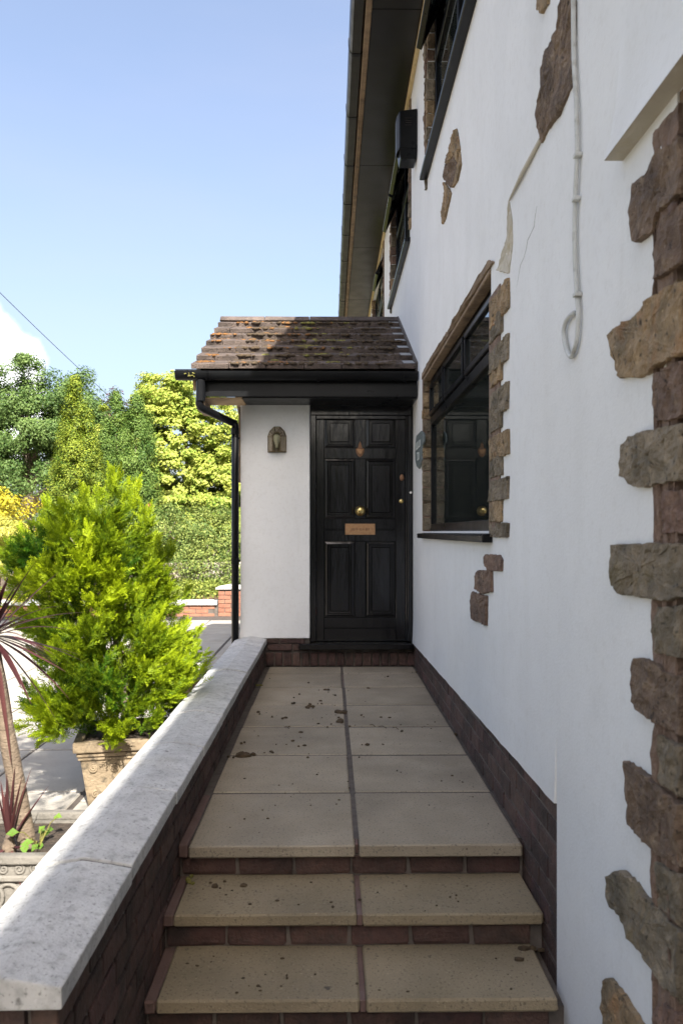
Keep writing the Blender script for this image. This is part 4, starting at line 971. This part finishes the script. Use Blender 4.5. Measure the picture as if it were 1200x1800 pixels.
tag(rel.build('carved_relief', V['pot_g'], npl, smooth=True), kind='stuff')
palm = empty('cabbage_palm', (-1.0, 2.72, .1))
tag(palm, 'slim-trunked burgundy cabbage palm with a spiky head at the left edge', 'palm')
tb = P(47, 1478, y=2.72); tm = P(24, 1350, y=2.71); t2 = P(2, 1235, y=2.70); tt = P(-14, 1118, y=2.70)
MB().tube(smooth_pts([(tb.x, tb.y, .085), tuple(tb), tuple(tm), tuple(t2), tuple(tt)], 4), [.034, .033, .032, .031, .030, .030, .029, .029, .028, .028, .027, .027, .026, .025, .024, .022, .02], 12).build('trunk', V['bark_c'], palm, smooth=True)
lv = []
for (u, v, dy) in ((118, 1055, .0), (108, 1080, -.05), (125, 1105, .04), (98, 1215, -.04), (75, 1245, .03), (40, 1218, -.08), (10, 1290, -.05), (48, 992, .0), (22, 982, -.05), (70, 1010, .05), (-5, 975, 0), (90, 1150, -.1), (15, 1250, .1), (-30, 1250, 0)):
    q = P(u, v, y=2.70 + dy); d = q - tt; L = d.length; lv.append((tt + d * .05, d + Vector((0, 0, .28 * L)), L, .019, .28, RNG.uniform(.1, .9)))
for k in range(70):
    a = RNG.uniform(0, 2 * math.pi); e = RNG.uniform(-.5, 1.3); d = Vector((math.cos(a) * math.cos(e), math.sin(a) * math.cos(e), math.sin(e)))
    if d.x > .15 and k % 2: d.x *= -1
    lv.append((tt + d * .015, d, RNG.uniform(.22, .31), .017, RNG.uniform(.05, .3), RNG.uniform(0, .8)))
straps('leaves', lv, LM['cordy'], palm)
sh = empty('young_cabbage_palm', tuple(P(18, 1490, y=2.68)))
tag(sh, 'small tuft of dark red strap leaves at the foot of the slim palm trunk', 'palm shoot')
s0 = P(16, 1488, y=2.66); lv = []
for (u, v, dy) in ((60, 1335, .05), (92, 1372, .08), (42, 1350, -.02), (28, 1330, .02), (12, 1345, .0), (0, 1360, .03), (-15, 1350, 0), (70, 1400, .05), (36, 1555, -.10), (58, 1500, -.05), (-10, 1510, -.05), (20, 1400, .1), (8, 1380, -.04)):
    q = P(u, v, y=2.66 + dy); d = q - s0; lv.append((s0, d + Vector((0, 0, .1 * d.length)), d.length, .016, .1, RNG.uniform(.1, 1)))
straps('leaves', lv, LM['cordy'], sh)
MB().lathe([(.02, -.06), (.022, 0), (.012, .03), (.004, .05)], s0, (0, 0, 1), 10).build('stem', V['bark_c'], sh)
def weed(name, label, spots, size, m='weed', group=None):
    b = P(*spots[0][:2], y=spots[0][2]); e = empty(name, b); tag(e, label, 'weed', group)
    ps, ns, as_, st = [], [], [], MB()
    base = Vector(b)
    for u, v, y in spots:
        q = P(u, v, y=y); ps.append(tuple(q)); ns.append((RNG.normal() * .4, -.6 + RNG.normal() * .3, 1)); as_.append((RNG.normal(), RNG.normal() * .4, -.1)); st.tube([base, base.lerp(q, .6) + Vector((0, 0, .02)), q], .0016, 5)
    leaf_obj('leaves', np.array(ps), np.array(ns), np.array([size] * len(ps)) * RNG.uniform(.8, 1.25, len(ps)), size * .85, RNG.uniform(.3, 1, len(ps)), LM[m], e, along=np.array(as_))
    st.build('stems', V['moss_y'], e)
weed('seedling_weed', 'green ivy-like weed with broad pale leaves growing beside the slim palm trunk', [(70, 1488, 2.70), (102, 1436, 2.78), (74, 1458, 2.72), (48, 1482, 2.62), (62, 1490, 2.62), (80, 1465, 2.75), (22, 1464, 2.62), (88, 1460, 2.76), (44, 1492, 2.6)], .034)
bp = empty('lattice_planter', (-.95, 6.15, GZ))
tag(bp, 'small dark planter with lattice sides and black soil behind the coping', 'planter')
MB().box(-1.075, -.815, 6.015, 6.285, GZ + .01, .05).build('body', V['timber_w'], bp)
ring_wall(MB(), -.945, 6.15, .052, .085, .30, .30, .022).build('rim', V['pot_g'], bp, bevel=.004)
B('soil', V['soil'], bp, -1.07, -.82, 6.02, 6.28, .051, .075, bevel=0)
la = MB()
for k in range(9):
    xx = -1.09 + .036 * k
    la.tube([(xx, 6.008, .045), (xx - .05, 6.008, -.03)], .004, 5); la.tube([(xx, 6.008, -.04), (xx - .05, 6.008, -.12)], .004, 5)
la.box(-1.09, -.80, 6.002, 6.014, -.042, -.03); tag(la.build('lattice', V['pot'], bp), kind='stuff')
ps = []
for s in [(345, 1172, 6.15), (345, 1158, 6.15), (352, 1163, 6.12), (338, 1170, 6.1), (357, 1172, 6.14), (344, 1148, 6.15), (350, 1150, 6.16), (340, 1160, 6.1), (330, 1180, 6.08), (334, 1184, 6.05), (348, 1183, 6.05), (356, 1178, 6.1), (342, 1182, 6.05), (360, 1170, 6.15), (352, 1140, 6.15), (344, 1176, 6.1)]: ps.append(s)
weed('pot_weed', 'leafy green weed with drooping leaves in the small dark lattice planter', ps, .055)

# ================================================================== FAR SIDE OF THE GARDEN
pw = empty('planter_wall', (-4, 14.7, GZ))
tag(pw, 'low red brick bed wall with white coping and a taller capped pier', 'wall')
B('mortar_core', V['mortar'], pw, -9.0, -1.96, 14.625, 14.83, GZ - .05, -.165, bevel=0)
B('mortar_core', V['mortar'], pw, -1.97, -1.45, 14.63, 15.05, GZ - .05, .12, bevel=0) if False else B('mortar_core', V['mortar'], pw, -1.955, -1.53, 14.56, 14.98, GZ - .05, .115, bevel=0)
B('mortar_core', V['mortar'], pw, -1.52, 3.0, 14.625, 14.83, GZ - .05, -.165, bevel=0)
RB = brick_meshes(V['brick_red'], n=4)
for c in range(3):
    z = GZ + .032 - .03 + .075 * c; x = -8.9 - (.1125 if c % 2 else 0)
    while x < 2.9:
        if x + .1075 < -1.98 or x - .1075 > -1.50: inst('brick', RB[R.randrange(4)], pw, T(x, 14.645, z))
        x += .225
for c in range(6):
    z = GZ + .032 - .005 + .075 * c
    for k, (a, b) in enumerate(((-1.965, -1.75), (-1.74, -1.525)) if c % 2 == 0 else ((-1.965, -1.86), (-1.85, -1.64), (-1.63, -1.525))):
        inst('brick', RB[(c + k) % 4], pw, T((a + b) / 2, 14.577, z, 0, 0, 0, ((b - a) / .215, 1, 1)))
        inst('brick', RB[(c + k) % 4], pw, T(-1.935, 14.76 + .1 * k, z, math.pi / 2, 0, 0, (.9, 1, 1)))
for a, b in zip([-9, -7.8, -6.6, -5.4, -4.2, -3.09], [-7.81, -6.61, -5.41, -4.21, -3.10, -1.99]): B('coping_stone', V['coping'], pw, a, b, 14.57, 14.88, -.163, -.085, bevel=.012, seg=2)
for a, b in ((-1.49, -.3), (-.29, 1.0), (1.01, 2.5)): B('coping_stone', V['coping'], pw, a, b, 14.57, 14.88, -.163, -.085, bevel=.012, seg=2)
MB().add([(-2.01, 14.51, .118), (-1.48, 14.51, .118), (-1.48, 15.03, .118), (-2.01, 15.03, .118), (-2.01, 14.51, .150), (-1.48, 14.51, .150), (-1.48, 15.03, .150), (-2.01, 15.03, .150), (-1.745, 14.77, .205)],
         [(0, 3, 2, 1), (0, 1, 5, 4), (1, 2, 6, 5), (2, 3, 7, 6), (3, 0, 4, 7), (4, 5, 8), (5, 6, 8), (6, 7, 8), (7, 4, 8)]).build('pier_cap', V['coping'], pw, bevel=.006)
bed = B('flower_bed', V['bed'], None, -9, 3, 14.84, 17.3, GZ - .05, -.17, bevel=0); tag(bed, kind='structure')
bw = empty('boundary_wall', (-4, 17.4, GZ)); tag(bw, 'old stained white garden wall half hidden by overhanging shrubs', 'wall')
for k in range(8):
    a = -13 + 2.1 * k; B('wall_panel', V['wallpaint'], bw, a, a + 2.095, 17.3 + R.uniform(-.01, .01), 17.55, GZ - .06, .50 + R.uniform(-.02, .02), bevel=.02, seg=2, jitter=.006)

def shrub(name, label, cat, center, radii, n, per, cr, ln, wd, m, extra=(), group=None, stem=True, lo=.5, **k):
    e = empty(name, (center[0], center[1], GZ)); tag(e, label, cat, group)
    cl = clumps(center, radii, n, lo=lo, seed=R.random() * 40, zmin=-.75) + [(np.array(p), np.array([0, -.5, .6])) for p in extra]
    crown('foliage', cl, per, cr, ln, wd, LM[m], e, **k)
    if stem: trunk(e, (center[0], center[1], GZ - .05), (center[0], center[1], center[2]), .05, [((center[0] + .6 * radii[0] * math.cos(a), center[1] + .6 * radii[1] * math.sin(a), center[2] + .2), 3) for a in (0, 1.3, 2.6, 3.9, 5.2)], name='stem')
    return e
hang = [(x, 17.2 + RNG.uniform(-.1, .05), z) for x, z in [(RNG.uniform(-3.3, -1.3), RNG.uniform(-.05, .62)) for _ in range(48)]]
shrub('overhanging_shrub', 'fine-leaved light green shrub spilling over the old white wall', 'shrub', (-2.65, 18.0, .85), (1.75, .85, .80), 190, 95, .26, .060, .032, 'coton', hang, rnd=1.0, tint=(.45, .28), upw=.6)
shrub('overhanging_shrub', 'dull green shrub over the white wall left of the fine-leaved shrub', 'shrub', (-5.6, 18.3, .9), (1.5, .8, .8), 90, 80, .28, .07, .035, 'coton', tint=(.25, .2))
cov = [(np.array([RNG.uniform(-4.2, -1.95), RNG.uniform(15.0, 17.0), RNG.uniform(-.12, .12)]), np.array([0, 0, 1.0])) for _ in range(80)] + [(np.array([RNG.uniform(-1.5, 1), RNG.uniform(15.0, 17.0), RNG.uniform(-.12, .12)]), np.array([0, 0, 1.0])) for _ in range(30)]
tag(crown('bed_ground_cover', cov, 60, .17, .075, .04, LM['cover'], None, tint=(.5, .28), rnd=1), 'low pale green bed plants behind the brick bed wall', None, kind='stuff')
shrub('spreading_juniper', 'pale yellow juniper with layered horizontal sprays at left behind the potted conifer', 'shrub', (-5.35, 12.4, .80), (1.05, .8, .78), 120, 130, .20, .085, .02, 'juni', flat=.35, rnd=.5, tint=(.55, .25), upw=.9)
shrub('golden_shrub', 'deep golden yellow shrub peeping over the pale juniper', 'shrub', (-6.45, 15.6, 1.25), (.85, .7, .72), 60, 90, .22, .07, .035, 'gold', tint=(.5, .3))
shrub('rose_bush', 'green bush with a few pink blooms between the dark yew and overhanging shrub', 'shrub', (-3.95, 19.4, 1.2), (.55, .5, .65), 40, 60, .2, .07, .035, 'coton', tint=(.3, .25))
fl = empty('pink_rose', P(262, 888, y=18.9)); tag(fl, 'single pink rose bloom beside the dark yew', 'flower')
c = np.array(P(262, 888, y=18.9)); k = 16; q = rdir(k); leaf_obj('petals', c + q * .035, q, .07, .06, RNG.random(k), LM['rose'], fl)

def tree(name, label, base, top, r, cl, per, cr, ln, wd, m, limbs=(), group='trees beyond the garden', **k):
    e = empty(name, base); tag(e, label, 'tree', group)
    trunk(e, base, top, r, limbs); crown('crown', cl, per, cr, ln, wd, LM[m], e, **k); return e
# oak-like tree, far left
oc = clumps((-13.0, 35, 4.9), (3.9, 3.0, 3.3), 460, lo=.25, amp=.24, seed=3, zmin=-.8)
oc += clumps((-10.8, 34.5, 5.6), (1.5, 1.4, 1.7), 60, seed=8) + clumps((-15.5, 35, 4.4), (2.4, 2, 2.6), 90, seed=12)
tree('broadleaf_tree', 'big dark green broadleaf tree rising behind the left side of the garden', (-12.6, 35, GZ), (-12.8, 35, 6.0), .34, oc, 210, .50, .115, .075, 'oak',
     [((-10.9, 34, 4.4), 3), ((-11.4, 33.4, 2.9), 2), ((-15, 34.5, 5), 3), ((-13.5, 36, 7), 5), ((-11.6, 35.5, 6.5), 4), ((-10.6, 33.6, 2.6), 2)], rnd=.9, tint=(.45, .25), ctint=.15)
# variegated maple
ac = clumps((-4.35, 24, 3.0), (2.0, 1.6, 2.55), 620, lo=.45, amp=.22, seed=21, zmin=-.85) + clumps((-2.9, 23.6, 2.1), (1.45, 1.3, 2.0), 360, lo=.45, seed=27, zmin=-.8) + clumps((-5.8, 24.3, 2.5), (1.3, 1.2, 2.4), 240, seed=31) + clumps((-4.7, 24, 5.0), (.9, .8, .75), 120, seed=35) + clumps((-1.2, 24, 1.8), (1.4, 1.2, 1.9), 110, seed=37)
tree('variegated_maple', 'bright cream-yellow maple, the palest tree, behind the porch downpipe', (-4.0, 24.2, GZ), (-4.2, 24.2, 3.6), .16, ac, 100, .24, .092, .072, 'acer',
     [((-3, 23.8, 3), 3), ((-5.2, 24, 3.4), 3), ((-4.5, 24.5, 4.8), 5), ((-3.4, 24.6, 2.4), 2)], rnd=.55, upw=.8, tint=(.62, .25), ctint=.14, flat=.6)
def column(name, label, cx, cy, top, stems, m, per, seed, tint):
    cl = []
    for dx, dy, h, r in stems:
        n = int(h * 34)
        for i in range(n):
            t = RNG.random(); z = GZ + .2 + (h - .1) * t; rr_ = r * min(1, (1 - t) * 3.0 + .16) * RNG.uniform(.55, 1.12); a = RNG.uniform(0, 2 * math.pi)
            cl.append((np.array([cx + dx + rr_ * math.cos(a), cy + dy + rr_ * math.sin(a), z]), np.array([math.cos(a), math.sin(a), .3])))
    e = empty(name, (cx, cy, GZ)); tag(e, label, 'tree', 'trees beyond the garden')
    crown('crown', cl, int(per * 1.6), .15, .060, .026, LM[m], e, rnd=.7, outw=.9, upw=.5, tint=tint, flat=1.5, ctint=.2)
    trunk(e, (cx, cy, GZ), (cx, cy, top * .8), .09, [((cx + dx, cy + dy, GZ + h * .8), 1) for dx, dy, h, r in stems])
column('golden_yew', 'upright golden-green yew column in front of the dark broadleaf tree', -6.15, 20, 4.6, ((0, 0, 5.05, .36), (-.25, .1, 4.1, .34), (.32, -.1, 4.3, .34), (.05, -.3, 3.9, .4), (-.42, 0, 3.1, .35), (.5, 0, 3.3, .33)), 'yew_g', 70, 1, (.5, .3))
column('dark_yew', 'upright dark green yew with several stems in front of the yellow maple', -5.15, 21, 4.7, ((-.28, 0, 4.95, .30), (.28, -.1, 4.85, .32), (0, .1, 4.4, .3), (-.5, 0, 4.2, .28), (.52, .1, 4.3, .26), (.0, -.3, 3.8, .4)), 'yew', 75, 2, (.42, .25))
e = empty('purple_tree', (-11.2, 44, GZ)); tag(e, 'small dusky purple tree top between the yews and the broadleaf tree', 'tree')
trunk(e, (-11.6, 44, GZ), (-11.6, 44, 6), .15, [((-11.2, 44, 7.5), 5)]); crown('crown', clumps((-11.6, 44, 6.6), (1.0, .9, 2.0), 50, seed=50), 50, .5, .2, .12, LM['cordy'], e)
hc = [(np.array([RNG.uniform(-70, 40), RNG.uniform(46, 52), RNG.uniform(-.3, 2.7)]), np.array([0, -.6, .5])) for _ in range(700)]
tag(crown('distant_hedge', hc, 26, 1.1, .6, .45, LM['far'], None), 'dark hedge far behind the trees', None, kind='stuff')

# trees behind the photographer: one thin overhanging branch that dapples the paving, and an added hedge that darkens the door's reflections
tree('overhanging_tree', 'thin-leaved tree leaning over the path beside the steps, above the view', (-3.0, -1.6, GZ), (-2.4, -1.3, 3.9), .10, clumps((-.98, .46, 4.0), (.85, .85, .75), 46, lo=.2, seed=61) + clumps((-2.4, -1.2, 4.5), (1.1, 1.1, .9), 60, seed=63), 42, .26, .085, .055, 'oak',
     [((-1.2, .2, 4.0), 5), ((-.6, .7, 4.2), 5), ((-2.6, -1.6, 5), 6)], group=None)
shrub('shading_laurel', 'big dark laurel added unseen at left to shade the near wall', 'shrub', (-3.5, .1, 1.1), (1.3, 1.9, 1.7), 150, 70, .35, .13, .06, 'oak', tint=(.3, .2))  # added out of view to keep sky and bounce light off the wall
bh = [(np.array([RNG.uniform(-15, 9), RNG.uniform(-12.5, -10.5), RNG.uniform(-.3, 4.3)]), np.array([0, .6, .3])) for _ in range(900)]
tag(crown('darkening_hedge', bh, 30, .7, .34, .25, LM['far'], None), 'tall dark hedge added unseen behind the camera to darken door reflections', None, kind='stuff')

# telephone line crossing the sky
tw = empty('telephone_wire', (-9, 30, 8)); tag(tw, 'thin dark telephone wire slanting down across the sky at left', 'wire')
a, b = P(-260, 250, y=20), P(260, 755, y=44); pts = []
for k in range(25):
    t = k / 24; q = a.lerp(b, t); q.z -= .25 * 4 * t * (1 - t); pts.append(q)
MB().tube(pts, .013, 6).build('wire', V['wire'], tw)

# ================================================================== SMALL LITTER
lit = MB(); rr = random.Random(3)
spots = [(425, 1328, 9), (440, 1326, 5), (405, 1329, 4), (545, 1243, 5), (600, 1253, 9), (592, 1252, 7), (598, 1269, 8), (570, 1212, 4), (637, 1311, 4), (700, 1285, 4), (455, 1253, 4), (540, 1245, 6), (548, 1240, 5), (430, 1305, 4), (475, 1320, 3), (800, 1291, 4), (735, 1182, 3), (678, 1310, 3), (636, 1259, 3), (500, 1263, 4), (515, 1236, 4), (680, 1191, 3), (690, 1260, 3)]
for u, v, s in spots:
    p = P(u, v, z=.004)
    for _ in range(4 if s > 4 else 2): blob(lit, (p.x + rr.gauss(0, .012), p.y + rr.gauss(0, .02), .004 + rr.uniform(0, .006)), s * .0028 * rr.uniform(.5, 1), False, rr)
for _ in range(30):
    p = Vector((rr.gauss(-.12, .25), rr.gauss(5.0, .7), .003))
    if -.48 < p.x < .68 and 3.1 < p.y < 6.85: blob(lit, p, rr.uniform(.004, .011), False, rr)
for _ in range(110):
    p = Vector((rr.uniform(-.48, .68), rr.uniform(3.05, 6.85), .002)); blob(lit, p, rr.uniform(.0015, .005), False, rr)
for y0, y1, z in ((2.72, 2.98, -.121), (2.44, 2.70, -.243)):
    for _ in range(26): blob(lit, (rr.uniform(-.5, .66), rr.uniform(y0, y1), z), rr.uniform(.0015, .006), False, rr)
for u, v, z, s in ((378, 1559, -.121, 9), (428, 1557, -.121, 8), (395, 1550, -.121, 5), (912, 1687, -.243, 9), (920, 1668, -.243, 10), (935, 1667, -.243, 8), (950, 1670, -.243, 6), (370, 1552, -.121, 4)):
    p = P(u, v, z=z); blob(lit, p, s * .0018, False, rr)
for u, v, du in ((665, 1277, 14), (690, 1279, 10), (650, 1274, 9), (820, 1240, 10), (500, 1278, 8)):
    a, b = P(u, v, z=.004), P(u + du, v + 3, z=.004); lit.tube([a, a.lerp(b, .5) + Vector((0, .008, .006)), b], .0022, 5)
tag(lit.build('path_litter', V['moss_d'], None), 'dark crumbs of moss and twigs fallen on the path and steps', None, kind='stuff')
gm = MB()
for u, v, z in ((700, 1168, .0), (712, 1167, 0), (415, 1190, 0), (455, 1205, 0), (330, 1548, -.12), (335, 1552, -.12)):
    p = P(u, v, z=z); [blob(gm, p + Vector((rr.gauss(0, .012), rr.gauss(0, .012), .004)), rr.uniform(.006, .013), False, rr) for _ in range(4)]
tag(gm.build('joint_moss', V['moss_y'], None), 'small tufts of moss in the path joints', None, kind='stuff')
